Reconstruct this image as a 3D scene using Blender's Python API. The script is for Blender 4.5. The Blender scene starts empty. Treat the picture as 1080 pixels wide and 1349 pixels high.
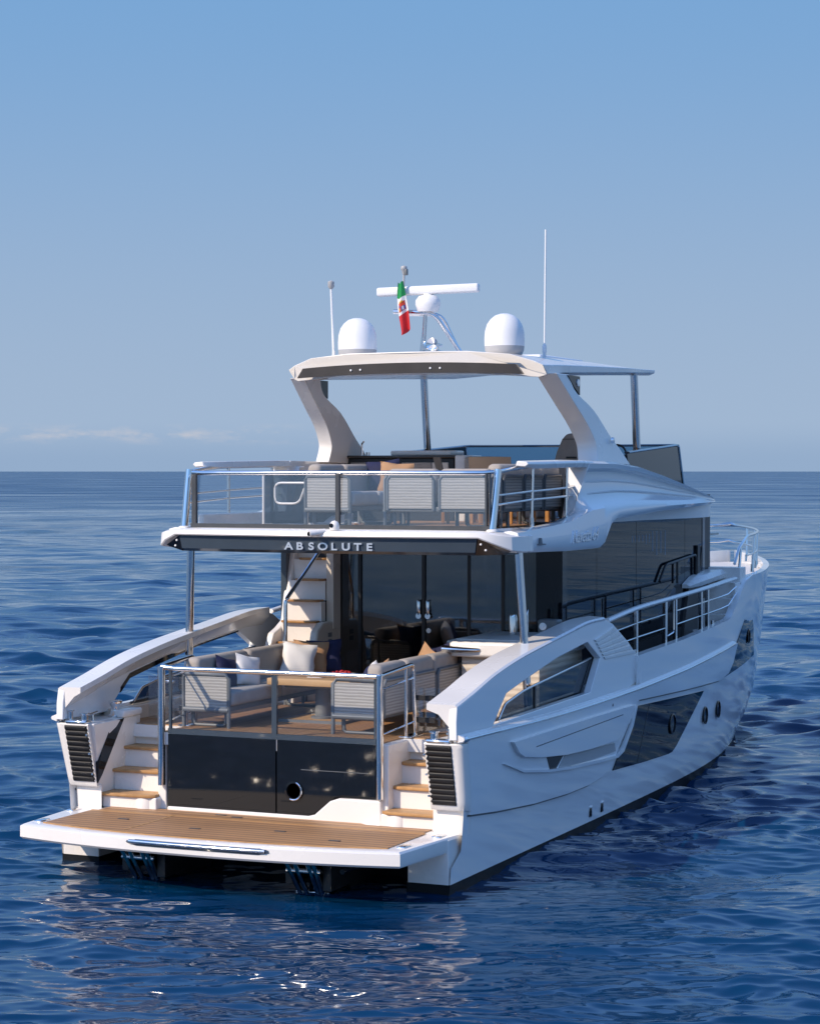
import bpy, bmesh, math, random
import numpy as np
from mathutils import Vector, Matrix
R = math.radians
random.seed(7)
C = bpy.data.collections.new('scene')
bpy.context.scene.collection.children.link(C)
scn = bpy.context.scene

# ------------------------------------------------------------------ camera, sky, sun
# boat frame: x to starboard, y forward, z up, water at z = 0, transom at y = 0
cam = bpy.data.objects.new('camera', bpy.data.cameras.new('camera'))
C.objects.link(cam)
cam.location = (11.917, -22.294, 4.669)
cam.rotation_euler = (R(90 - 1.057), 0, R(23.913))
cam.data.sensor_fit = 'HORIZONTAL'
cam.data.sensor_width = 36
cam.data.lens = 2900 / 1080 * 36
cam.data.clip_start = 0.1
cam.data.clip_end = 120000
scn.camera = cam

SUN_EL = R(35)
SUN_AZ = R(180 + 32)             # clockwise from +Y : sun abaft, on the port quarter
sdir = Vector((math.sin(SUN_AZ) * math.cos(SUN_EL), math.cos(SUN_AZ) * math.cos(SUN_EL), math.sin(SUN_EL)))
w = bpy.data.worlds.new('World')
scn.world = w
w.use_nodes = True
nt = w.node_tree
bg = nt.nodes['Background']
sky = nt.nodes.new('ShaderNodeTexSky')
sky.sky_type = 'NISHITA'
sky.sun_disc = False
sky.sun_elevation = SUN_EL
sky.sun_rotation = SUN_AZ
sky.air_density = 1.0
sky.dust_density = 0.2
sky.ozone_density = 3.0
bg.inputs['Strength'].default_value = 0.10
# a thin row of small clouds low over the horizon, laid out by direction in the sky
tc = nt.nodes.new('ShaderNodeTexCoord')
sp = nt.nodes.new('ShaderNodeSeparateXYZ')
nt.links.new(tc.outputs['Generated'], sp.inputs[0])
def wmath(op, a, b=None, clamp=False):
    n = nt.nodes.new('ShaderNodeMath'); n.operation = op; n.use_clamp = clamp
    for i, v in enumerate((a, b)):
        if v is None: continue
        if isinstance(v, (int, float)): n.inputs[i].default_value = v
        else: nt.links.new(v, n.inputs[i])
    return n.outputs[0]
mp = nt.nodes.new('ShaderNodeMapping')
mp.inputs['Scale'].default_value = (44, 44, 150)
nt.links.new(tc.outputs['Generated'], mp.inputs[0])
nz = nt.nodes.new('ShaderNodeTexNoise')
nz.inputs['Scale'].default_value = 1.0
nz.inputs['Detail'].default_value = 6
nz.inputs['Roughness'].default_value = 0.62
nt.links.new(mp.outputs[0], nz.inputs['Vector'])
cl = nt.nodes.new('ShaderNodeMapRange')
cl.inputs['From Min'].default_value = 0.47
cl.inputs['From Max'].default_value = 0.74
nt.links.new(nz.outputs['Fac'], cl.inputs['Value'])
band = wmath('SUBTRACT', 1.0, wmath('MULTIPLY', wmath('ABSOLUTE', wmath('SUBTRACT', sp.outputs[2], 0.0168)), 190), True)
lef = wmath('MULTIPLY', wmath('SUBTRACT', -0.40, sp.outputs[0]), 12, True)      # only to port of the bow
cfac = wmath('MULTIPLY', wmath('MULTIPLY', wmath('MULTIPLY', cl.outputs[0], band), 0.75), lef)
mixc = nt.nodes.new('ShaderNodeMix'); mixc.data_type = 'RGBA'
nt.links.new(cfac, mixc.inputs['Factor'])
SKYMIX = mixc
# sea haze low down: the sky pales and greys towards the horizon
tint = nt.nodes.new('ShaderNodeMix'); tint.data_type = 'RGBA'; tint.blend_type = 'MULTIPLY'
tint.inputs['Factor'].default_value = 1
nt.links.new(sky.outputs[0], tint.inputs[6])
tint.inputs[7].default_value = (2.05, 2.45, 2.95, 1)  # upper sky brightened beyond natural, as added fill for the shaded sides
ramp = nt.nodes.new('ShaderNodeMapRange'); ramp.interpolation_type = 'SMOOTHSTEP'
ramp.inputs['From Min'].default_value = 0.004; ramp.inputs['From Max'].default_value = 0.024
nt.links.new(sp.outputs[2], ramp.inputs['Value'])
hcol = nt.nodes.new('ShaderNodeMix'); hcol.data_type = 'RGBA'
nt.links.new(ramp.outputs[0], hcol.inputs['Factor'])
hcol.inputs[6].default_value = (2.95, 4.15, 5.95, 1)
hcol.inputs[7].default_value = (3.55, 4.72, 6.40, 1)
def layer(lo, hi, below, above):
    r_ = nt.nodes.new('ShaderNodeMapRange'); r_.interpolation_type = 'SMOOTHSTEP'
    r_.inputs['From Min'].default_value = lo; r_.inputs['From Max'].default_value = hi
    nt.links.new(sp.outputs[2], r_.inputs['Value'])
    m_ = nt.nodes.new('ShaderNodeMix'); m_.data_type = 'RGBA'
    nt.links.new(r_.outputs[0], m_.inputs['Factor'])
    for i, v in ((6, below), (7, above)):
        if isinstance(v, tuple): m_.inputs[i].default_value = v
        else: nt.links.new(v, m_.inputs[i])
    return m_
mixa = layer(0.01, 0.24, hcol.outputs[2], (1.88, 3.80, 6.65, 1))
mixh = layer(0.20, 0.50, mixa.outputs[2], tint.outputs[2])
nt.links.new(mixh.outputs[2], mixc.inputs[6])
mixc.inputs[7].default_value = (6.6, 6.2, 6.3, 1)
nt.links.new(mixc.outputs[2], bg.inputs['Color'])

sun = bpy.data.objects.new('sun', bpy.data.lights.new('sun', 'SUN'))
C.objects.link(sun)
sun.data.energy = 4.4
sun.data.angle = R(0.5)
sun.data.color = (1.0, 0.84, 0.66)
sun.rotation_euler = sdir.to_track_quat('Z', 'Y').to_euler()
vs = scn.view_settings
scn.display_settings.display_device = 'sRGB'
vs.view_transform = 'Standard'
vs.look = 'None'
vs.exposure = 0.0
vs.gamma = 1.0
scn.cycles.max_bounces = 10
scn.cycles.transparent_max_bounces = 16
scn.cycles.glossy_bounces = 6
scn.cycles.caustics_reflective = True
scn.cycles.blur_glossy = 0.3
scn.cycles.sample_clamp_indirect = 8

# ------------------------------------------------------------------ materials
def mat(name, col, rough=0.5, metal=0.0, coat=0.0, spec=0.5, vary=0.0, vscale=6.0, bump=0.0, bscale=40.0):
    m = bpy.data.materials.new(name); m.use_nodes = True
    t = m.node_tree; b = t.nodes['Principled BSDF']
    b.inputs['Base Color'].default_value = (*col, 1)
    b.inputs['Roughness'].default_value = rough
    b.inputs['Metallic'].default_value = metal
    b.inputs['Coat Weight'].default_value = coat
    b.inputs['Coat Roughness'].default_value = 0.04
    b.inputs['Specular IOR Level'].default_value = spec
    co = t.nodes.new('ShaderNodeTexCoord')
    if vary > 0:
        n = t.nodes.new('ShaderNodeTexNoise'); n.inputs['Scale'].default_value = vscale
        n.inputs['Detail'].default_value = 5
        t.links.new(co.outputs['Object'], n.inputs['Vector'])
        mr = t.nodes.new('ShaderNodeMapRange')
        mr.inputs['From Min'].default_value = 0.25; mr.inputs['From Max'].default_value = 0.75
        mr.inputs['To Min'].default_value = 1 - vary; mr.inputs['To Max'].default_value = 1 + vary * 0.4
        t.links.new(n.outputs['Fac'], mr.inputs['Value'])
        mx = t.nodes.new('ShaderNodeMix'); mx.data_type = 'RGBA'; mx.blend_type = 'MULTIPLY'
        mx.inputs['Factor'].default_value = 1
        mx.inputs[6].default_value = (*col, 1)
        t.links.new(mr.outputs[0], mx.inputs[7])
        t.links.new(mx.outputs[2], b.inputs['Base Color'])
        mr2 = t.nodes.new('ShaderNodeMapRange')
        mr2.inputs['To Min'].default_value = rough * 0.75; mr2.inputs['To Max'].default_value = min(1, rough * 1.3)
        t.links.new(n.outputs['Fac'], mr2.inputs['Value'])
        t.links.new(mr2.outputs[0], b.inputs['Roughness'])
    if bump > 0:
        n = t.nodes.new('ShaderNodeTexNoise'); n.inputs['Scale'].default_value = bscale
        n.inputs['Detail'].default_value = 3
        t.links.new(co.outputs['Object'], n.inputs['Vector'])
        bp = t.nodes.new('ShaderNodeBump'); bp.inputs['Strength'].default_value = bump
        bp.inputs['Distance'].default_value = 0.01
        t.links.new(n.outputs['Fac'], bp.inputs['Height'])
        t.links.new(bp.outputs[0], b.inputs['Normal'])
    return m

def glass(name, tint, keep, ior=1.5, rough=0.03):
    """dark or clear pane: tinted see-through plus mirror reflection by angle"""
    m = bpy.data.materials.new(name); m.use_nodes = True
    t = m.node_tree; t.nodes.clear()
    out = t.nodes.new('ShaderNodeOutputMaterial')
    fr = t.nodes.new('ShaderNodeFresnel')
    ge = t.nodes.new('ShaderNodeNewGeometry'); mi = t.nodes.new('ShaderNodeMix')      # same index seen from either face of the pane
    t.links.new(ge.outputs['Backfacing'], mi.inputs['Factor']); mi.inputs[2].default_value = ior; mi.inputs[3].default_value = 1 / ior
    t.links.new(mi.outputs[0], fr.inputs['IOR'])
    tr = t.nodes.new('ShaderNodeBsdfTransparent'); tr.inputs['Color'].default_value = (*tint, 1)
    gl = t.nodes.new('ShaderNodeBsdfGlossy'); gl.inputs['Roughness'].default_value = rough
    gl.inputs['Color'].default_value = (1, 1, 1, 1)
    df = t.nodes.new('ShaderNodeBsdfDiffuse'); df.inputs['Color'].default_value = (0.004, 0.007, 0.012, 1)
    m1 = t.nodes.new('ShaderNodeMixShader'); m1.inputs[0].default_value = keep
    t.links.new(df.outputs[0], m1.inputs[1]); t.links.new(tr.outputs[0], m1.inputs[2])
    m2 = t.nodes.new('ShaderNodeMixShader')
    t.links.new(fr.outputs[0], m2.inputs[0]); t.links.new(m1.outputs[0], m2.inputs[1]); t.links.new(gl.outputs[0], m2.inputs[2])
    t.links.new(m2.outputs[0], out.inputs[0])
    return m

def teak_mat(name, along='X', pitch=0.06, col=(0.40, 0.215, 0.095), caulk=0.18):
    m = bpy.data.materials.new(name); m.use_nodes = True
    t = m.node_tree; b = t.nodes['Principled BSDF']
    co = t.nodes.new('ShaderNodeTexCoord')
    s = t.nodes.new('ShaderNodeSeparateXYZ'); t.links.new(co.outputs['Object'], s.inputs[0])
    def mth(op, a, v=None):
        n = t.nodes.new('ShaderNodeMath'); n.operation = op
        if isinstance(a, (int, float)): n.inputs[0].default_value = a
        else: t.links.new(a, n.inputs[0])
        if v is not None:
            if isinstance(v, (int, float)): n.inputs[1].default_value = v
            else: t.links.new(v, n.inputs[1])
        return n.outputs[0]
    ax = s.outputs[1] if along == 'X' else s.outputs[0]
    u = mth('DIVIDE', ax, pitch)
    fr = mth('FRACT', u)
    line = mth('LESS_THAN', fr, 0.16)
    pid = mth('FLOOR', u)
    wn = t.nodes.new('ShaderNodeTexWhiteNoise'); wn.noise_dimensions = '1D'
    t.links.new(pid, wn.inputs['W'])
    nz = t.nodes.new('ShaderNodeTexNoise'); nz.inputs['Scale'].default_value = 3.0; nz.inputs['Detail'].default_value = 6
    mp = t.nodes.new('ShaderNodeMapping')
    mp.inputs['Scale'].default_value = (0.7, 14, 5) if along == 'X' else (14, 0.7, 5)
    t.links.new(co.outputs['Object'], mp.inputs[0]); t.links.new(mp.outputs[0], nz.inputs['Vector'])
    nz2 = t.nodes.new('ShaderNodeTexNoise'); nz2.inputs['Scale'].default_value = 1.6; nz2.inputs['Detail'].default_value = 4
    t.links.new(co.outputs['Object'], nz2.inputs['Vector'])
    v = mth('ADD', mth('ADD', mth('MULTIPLY', wn.outputs[0], 0.22), mth('MULTIPLY', nz.outputs['Fac'], 0.42)), mth('MULTIPLY', nz2.outputs['Fac'], 0.35))
    v = mth('ADD', v, 0.5)
    mx = t.nodes.new('ShaderNodeMix'); mx.data_type = 'RGBA'; mx.blend_type = 'MULTIPLY'
    mx.inputs['Factor'].default_value = 1; mx.inputs[6].default_value = (*col, 1)
    t.links.new(v, mx.inputs[7])
    mx2 = t.nodes.new('ShaderNodeMix'); mx2.data_type = 'RGBA'
    t.links.new(line, mx2.inputs['Factor']); t.links.new(mx.outputs[2], mx2.inputs[6])
    mx2.inputs[7].default_value = (col[0] * caulk, col[1] * caulk * 0.9, col[2] * caulk * 0.9, 1)
    t.links.new(mx2.outputs[2], b.inputs['Base Color'])
    b.inputs['Roughness'].default_value = 0.55
    return m

def stripe_mat(name, c0, c1, axis, pitch, width=0.5, rough=0.7, bump=0.6):
    """woven or ribbed cloth / shutters: fine alternate ribs along one axis"""
    m = bpy.data.materials.new(name); m.use_nodes = True
    t = m.node_tree; b = t.nodes['Principled BSDF']
    co = t.nodes.new('ShaderNodeTexCoord'); s = t.nodes.new('ShaderNodeSeparateXYZ')
    t.links.new(co.outputs['Object'], s.inputs[0])
    n = t.nodes.new('ShaderNodeMath'); n.operation = 'DIVIDE'; n.inputs[1].default_value = pitch
    t.links.new(s.outputs[axis], n.inputs[0])
    nz = t.nodes.new('ShaderNodeTexNoise'); nz.inputs['Scale'].default_value = 5
    mp = t.nodes.new('ShaderNodeMapping'); mp.inputs['Scale'].default_value = (1, 1, 6)
    t.links.new(co.outputs['Object'], mp.inputs[0]); t.links.new(mp.outputs[0], nz.inputs['Vector'])
    ad = t.nodes.new('ShaderNodeMath'); ad.operation = 'MULTIPLY_ADD'; ad.inputs[1].default_value = 0.5
    t.links.new(nz.outputs['Fac'], ad.inputs[0]); t.links.new(n.outputs[0], ad.inputs[2])
    pp = t.nodes.new('ShaderNodeMath'); pp.operation = 'PINGPONG'; pp.inputs[1].default_value = 0.5
    t.links.new(ad.outputs[0], pp.inputs[0])
    mr = t.nodes.new('ShaderNodeMapRange'); mr.inputs['From Max'].default_value = 0.5
    t.links.new(pp.outputs[0], mr.inputs['Value'])
    mx = t.nodes.new('ShaderNodeMix'); mx.data_type = 'RGBA'
    t.links.new(mr.outputs[0], mx.inputs['Factor'])
    mx.inputs[6].default_value = (*c0, 1); mx.inputs[7].default_value = (*c1, 1)
    t.links.new(mx.outputs[2], b.inputs['Base Color'])
    bp = t.nodes.new('ShaderNodeBump'); bp.inputs['Strength'].default_value = bump; bp.inputs['Distance'].default_value = 0.004
    t.links.new(mr.outputs[0], bp.inputs['Height']); t.links.new(bp.outputs[0], b.inputs['Normal'])
    b.inputs['Roughness'].default_value = rough
    return m

M = {}
M['gel'] = mat('white_gelcoat', (0.83, 0.792, 0.742), 0.26, coat=0.35, vary=0.05, vscale=1.3)
M['hull'] = mat('hull_gelcoat', (0.84, 0.835, 0.82), 0.11, coat=0.4)
M['boot'] = mat('antifouling', (0.007, 0.008, 0.010), 0.5, spec=0.2, vary=0.4, vscale=4)
M['cream'] = mat('cream_gelcoat', (0.70, 0.62, 0.52), 0.25, coat=0.4, vary=0.04, vscale=2)
M['deckgrey'] = mat('nonslip_deck', (0.62, 0.60, 0.57), 0.6, vary=0.08, vscale=9)
M['black'] = mat('gloss_black', (0.006, 0.008, 0.012), 0.045, spec=0.35)
M['matblack'] = mat('satin_black', (0.018, 0.018, 0.02), 0.4, vary=0.2)
M['slate'] = mat('slate_gloss', (0.048, 0.064, 0.082), 0.12, coat=0.5, vary=0.12, vscale=2)
M['bronze'] = mat('dark_bronze_panel', (0.050, 0.042, 0.036), 0.30, coat=0.2, vary=0.15, vscale=3)
M['chrome'] = mat('polished_steel', (0.78, 0.78, 0.78), 0.09, metal=1.0, vary=0.05)
M['grey'] = mat('grey_frame_paint', (0.16, 0.17, 0.175), 0.45, vary=0.1)
M['dgrey'] = mat('charcoal_frame_paint', (0.055, 0.06, 0.065), 0.4, vary=0.1)
M['rubber'] = mat('black_fender_vinyl', (0.014, 0.014, 0.016), 0.5, spec=0.3, vary=0.25, vscale=8, bump=0.15, bscale=20)
M['fabric'] = mat('taupe_fabric', (0.40, 0.355, 0.31), 0.9, vary=0.12, vscale=7, bump=0.5, bscale=120)
M['seatfab'] = mat('light_grey_fabric', (0.46, 0.43, 0.40), 0.9, vary=0.12, vscale=7, bump=0.5, bscale=120)
M['navy'] = mat('navy_cotton', (0.014, 0.018, 0.065), 0.85, vary=0.15, bump=0.4, bscale=120)
M['whitefab'] = mat('white_cotton', (0.78, 0.76, 0.73), 0.9, vary=0.06, bump=0.4, bscale=120)
M['tan'] = mat('tan_linen', (0.44, 0.25, 0.13), 0.9, vary=0.12, bump=0.4, bscale=120)
M['brownfab'] = mat('brown_canvas', (0.13, 0.10, 0.08), 0.85, vary=0.15, bump=0.4, bscale=90)
M['darkfab'] = mat('dark_canvas', (0.035, 0.033, 0.036), 0.85, vary=0.15)
M['weave'] = stripe_mat('woven_rope', (0.30, 0.285, 0.26), (0.50, 0.48, 0.44), 2, 0.036)
M['weavedk'] = stripe_mat('dark_woven_rope', (0.12, 0.115, 0.11), (0.25, 0.235, 0.215), 2, 0.036)
M['teakdeck'] = teak_mat('teak_deck', 'X', 0.125)
M['teakfore'] = teak_mat('teak_side_planks', 'Y', 0.062)
M['teakstep'] = teak_mat('teak_tread', 'X', 0.055, (0.50, 0.29, 0.125), 0.45)
M['teakedge'] = mat('teak_trim', (0.48, 0.26, 0.10), 0.45, vary=0.25, vscale=12)
M['stairteak'] = mat('varnished_teak', (0.44, 0.215, 0.065), 0.35, coat=0.3, vary=0.25, vscale=10)
M['tableteak'] = teak_mat('teak_table_slats', 'X', 0.09, (0.56, 0.34, 0.15), 0.5)
M['glass'] = glass('clear_balustrade_glass', (0.92, 0.94, 0.96), 0.99, 2.1)
M['railglass'] = glass('cockpit_rail_glass', (0.93, 0.945, 0.96), 0.99, 1.5)
M['smoke'] = glass('smoked_glass', (0.30, 0.35, 0.40), 0.85, 1.52)
M['darkglass'] = glass('dark_saloon_glass', (0.16, 0.18, 0.20), 0.85, 2.1)
M['paneglass'] = glass('tinted_pane_glass', (0.55, 0.56, 0.54), 0.95, 1.7)
M['sideglass'] = glass('black_side_glass', (0.03, 0.04, 0.05), 0.35, 1.5)
M['screenglass'] = glass('dark_screen_glass', (0.03, 0.045, 0.06), 0.3, 1.45)
M['windglass'] = glass('blue_windscreen_glass', (0.42, 0.58, 0.70), 0.95, 1.5)
M['hullglass'] = glass('black_hull_glass', (0.01, 0.01, 0.015), 0.1, 1.32, 0.0)
M['radome'] = mat('radome_white', (0.82, 0.82, 0.82), 0.35, vary=0.03)
M['radgrey'] = mat('radome_base_grey', (0.42, 0.42, 0.42), 0.45, vary=0.05)
M['green'] = mat('flag_green', (0.01, 0.27, 0.07), 0.8, vary=0.1)
M['white'] = mat('flag_white', (0.75, 0.73, 0.71), 0.8, vary=0.05)
M['red'] = mat('flag_red', (0.58, 0.02, 0.025), 0.8, vary=0.1)
M['gold'] = mat('crest_gold', (0.65, 0.33, 0.03), 0.6)
M['crestblue'] = mat('crest_blue', (0.02, 0.05, 0.28), 0.6)
M['crestred'] = mat('crest_red', (0.65, 0.06, 0.02), 0.6)
M['signsilver'] = mat('sign_silver', (0.80, 0.83, 0.86), 0.22, metal=0.7)
M['motif'] = mat('pale_blue_print', (0.24, 0.32, 0.40), 0.5)
M['lamp'] = mat('lamp_lens', (0.9, 0.9, 0.88), 0.1)
M['beige'] = mat('saloon_cream', (0.62, 0.55, 0.45), 0.7, vary=0.08)
M['fruit'] = mat('red_fruit', (0.45, 0.02, 0.02), 0.35, vary=0.3, vscale=30)
M['silt'] = stripe_mat('slatted_cream_front', (0.50, 0.43, 0.35), (0.72, 0.65, 0.55), 2, 0.075, rough=0.35, bump=1.0)

# ------------------------------------------------------------------ mesh helpers
def P(name, bm, m, parent=None, smooth=38, bevel=0.0, label=None, seg=2):
    bmesh.ops.recalc_face_normals(bm, faces=bm.faces[:])
    ca = math.cos(R(smooth))
    for f in bm.faces: f.smooth = smooth > 0
    bm.normal_update()
    for e in bm.edges:
        if len(e.link_faces) == 2:
            e.smooth = e.link_faces[0].normal.dot(e.link_faces[1].normal) > ca
    me = bpy.data.meshes.new(name); bm.to_mesh(me); bm.free()
    for mm in (m if isinstance(m, (list, tuple)) else [m]): me.materials.append(M[mm])
    o = bpy.data.objects.new(name, me); C.objects.link(o)
    if parent is not None: o.parent = parent
    if bevel > 0:
        b = o.modifiers.new('edge', 'BEVEL'); b.width = bevel; b.segments = seg
        b.limit_method = 'ANGLE'; b.angle_limit = R(35); b.harden_normals = True
    if label: o['label'] = label
    return o

def thing(name, label, cat, loc=(0, 0, 0), rz=0, group=None):
    o = bpy.data.objects.new(name, None); C.objects.link(o)
    o.empty_display_size = 0.1
    o.location = loc; o.rotation_euler = (0, 0, rz)
    o['label'] = label; o['category'] = cat
    if group: o['group'] = group
    return o

def NB(): return bmesh.new()

def box(bm, x0, x1, y0, y1, z0, z1, mi=0):
    v = [bm.verts.new((x, y, z)) for x in (x0, x1) for y in (y0, y1) for z in (z0, z1)]
    for q in ((0, 1, 3, 2), (4, 6, 7, 5), (0, 4, 5, 1), (2, 3, 7, 6), (0, 2, 6, 4), (1, 5, 7, 3)):
        f = bm.faces.new([v[i] for i in q]); f.material_index = mi
    return v

def rbox(bm, x0, x1, y0, y1, z0, z1, r=0.03, seg=3):
    t = bmesh.new(); box(t, x0, x1, y0, y1, z0, z1)
    bmesh.ops.bevel(t, geom=t.edges[:], offset=r, segments=seg, profile=0.5, affect='EDGES')
    merge(bm, t)

def merge(bm, t, mtx=None, mi=None):
    me = bpy.data.meshes.new('tmp')
    if mtx is not None: bmesh.ops.transform(t, matrix=mtx, verts=t.verts[:])
    t.to_mesh(me); t.free()
    n = len(bm.faces)
    bm.from_mesh(me); bpy.data.meshes.remove(me)
    if mi is not None:
        bm.faces.ensure_lookup_table()
        for f in bm.faces[n:]: f.material_index = mi

def prism(bm, poly, a, b, axis):
    """poly of 2-D points extruded along axis: 'x' -> (y,z), 'y' -> (x,z), 'z' -> (x,y)"""
    def mk(p, t):
        return {'x': (t, p[0], p[1]), 'y': (p[0], t, p[1]), 'z': (p[0], p[1], t)}[axis]
    A = [bm.verts.new(mk(p, a)) for p in poly]; B = [bm.verts.new(mk(p, b)) for p in poly]
    n = len(poly)
    bm.faces.new(A); bm.faces.new(B[::-1])
    for i in range(n): bm.faces.new((A[i], A[(i + 1) % n], B[(i + 1) % n], B[i]))

def plate(bm, outer, holes, fa, fb):
    """filled outline with holes; fa/fb map a 2-D point to the two 3-D faces"""
    t = bmesh.new(); loops = []
    for L in [outer] + list(holes):
        vs_ = [t.verts.new((p[0], p[1], 0)) for p in L]
        for i in range(len(vs_)): t.edges.new((vs_[i], vs_[(i + 1) % len(vs_)]))
        loops.append(len(L))
    bmesh.ops.triangle_fill(t, use_beauty=True, use_dissolve=False, edges=t.edges[:])
    t.verts.ensure_lookup_table()
    pts = [(v.co.x, v.co.y) for v in t.verts]
    A = [bm.verts.new(fa(p)) for p in pts]; B = [bm.verts.new(fb(p)) for p in pts]
    for f in t.faces:
        ids = [v.index for v in f.verts]
        bm.faces.new([A[i] for i in ids]); bm.faces.new([B[i] for i in ids[::-1]])
    k = 0
    for n in loops:
        for i in range(n):
            a, b = k + i, k + (i + 1) % n
            bm.faces.new((A[a], A[b], B[b], B[a]))
        k += n
    t.free()

def loft(bm, rings, closed=True, caps=True, mi=0):
    V = [[bm.verts.new(p) for p in r] for r in rings]
    n = len(rings[0])
    for a, b in zip(V, V[1:]):
        for i in range(n if closed else n - 1):
            j = (i + 1) % n
            try:
                f = bm.faces.new((a[i], a[j], b[j], b[i])); f.material_index = mi
            except ValueError: pass
    if caps and closed:
        bm.faces.new(V[0][::-1]); bm.faces.new(V[-1])
    return V

def tube(bm, pts, r, n=8, closed=False, flat=None):
    """round (or flattened: flat=(r_side, r_up)) bar along a polyline"""
    pts = [Vector(p) for p in pts]; rings = []
    N = len(pts)
    for i, p in enumerate(pts):
        if closed: d = pts[(i + 1) % N] - pts[i - 1]
        else: d = pts[min(i + 1, N - 1)] - pts[max(i - 1, 0)]
        d.normalize()
        up = Vector((0, 0, 1)) if abs(d.z) < 0.9 else Vector((0, 1, 0))
        s = d.cross(up).normalized(); u = s.cross(d).normalized()
        k = 1.0
        if 0 < i < N - 1 or closed:
            a = (pts[i] - pts[i - 1]).normalized(); b = (pts[(i + 1) % N] - pts[i]).normalized()
            k = 1 / max(0.5, math.cos(a.angle(b, 0) / 2))
        rs, ru = flat if flat else (r, r)
        rings.append([p + s * math.cos(2 * math.pi * j / n) * rs * k + u * math.sin(2 * math.pi * j / n) * ru * (k if abs(d.z) < .9 else 1) for j in range(n)])
    if closed: rings.append(rings[0]); loft(bm, rings, True, False)
    else: loft(bm, rings)

def roundpath(pts, r, n=4):
    """polyline with its corners rounded"""
    pts = [Vector(p) for p in pts]; out = [pts[0]]
    for a, b, c in zip(pts, pts[1:], pts[2:]):
        da, dc = (a - b), (c - b)
        k = min(r, da.length * .45, dc.length * .45)
        p, q = b + da.normalized() * k, b + dc.normalized() * k
        for i in range(n + 1):
            t = i / n
            out.append(p * (1 - t) ** 2 + b * 2 * t * (1 - t) + q * t ** 2)
    out.append(pts[-1]); return out

def lathe(bm, prof, c, n=24, ax='z', mi=0):
    rings = []
    for r, z in prof:
        ring = []
        for j in range(n):
            a = 2 * math.pi * j / n; u, v = r * math.cos(a), r * math.sin(a)
            ring.append((c[0] + u, c[1] + v, c[2] + z) if ax == 'z' else ((c[0] + u, c[1] + z, c[2] + v) if ax == 'y' else (c[0] + z, c[1] + u, c[2] + v)))
        rings.append(ring)
    loft(bm, rings, True, True, mi)

def lerp(tab, y):
    if y <= tab[0][0]: return tab[0][1]
    for (a, p), (b, q) in zip(tab, tab[1:]):
        if y <= b: return p + (q - p) * (y - a) / (b - a)
    return tab[-1][1]
def sm(a, b, x):
    t = min(1, max(0, (x - a) / (b - a))); return t * t * (3 - 2 * t)
def lin(a, b, n): return [a + (b - a) * i / (n - 1) for i in range(n)]
def curve(tab, n):
    """smooth (Catmull-Rom) resampling of a 2-D/3-D point list"""
    pts = [Vector(p) for p in tab]; q = [pts[0] * 2 - pts[1]] + pts + [pts[-1] * 2 - pts[-2]]
    out = []; m = len(pts) - 1
    for i in range(n):
        t = i / (n - 1) * m; k = min(int(t), m - 1); t -= k
        a, b, c, d = q[k:k + 4]
        out.append(0.5 * ((2 * b) + (c - a) * t + (2 * a - 5 * b + 4 * c - d) * t * t + (3 * b - a - 3 * c + d) * t ** 3))
    return out

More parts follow.
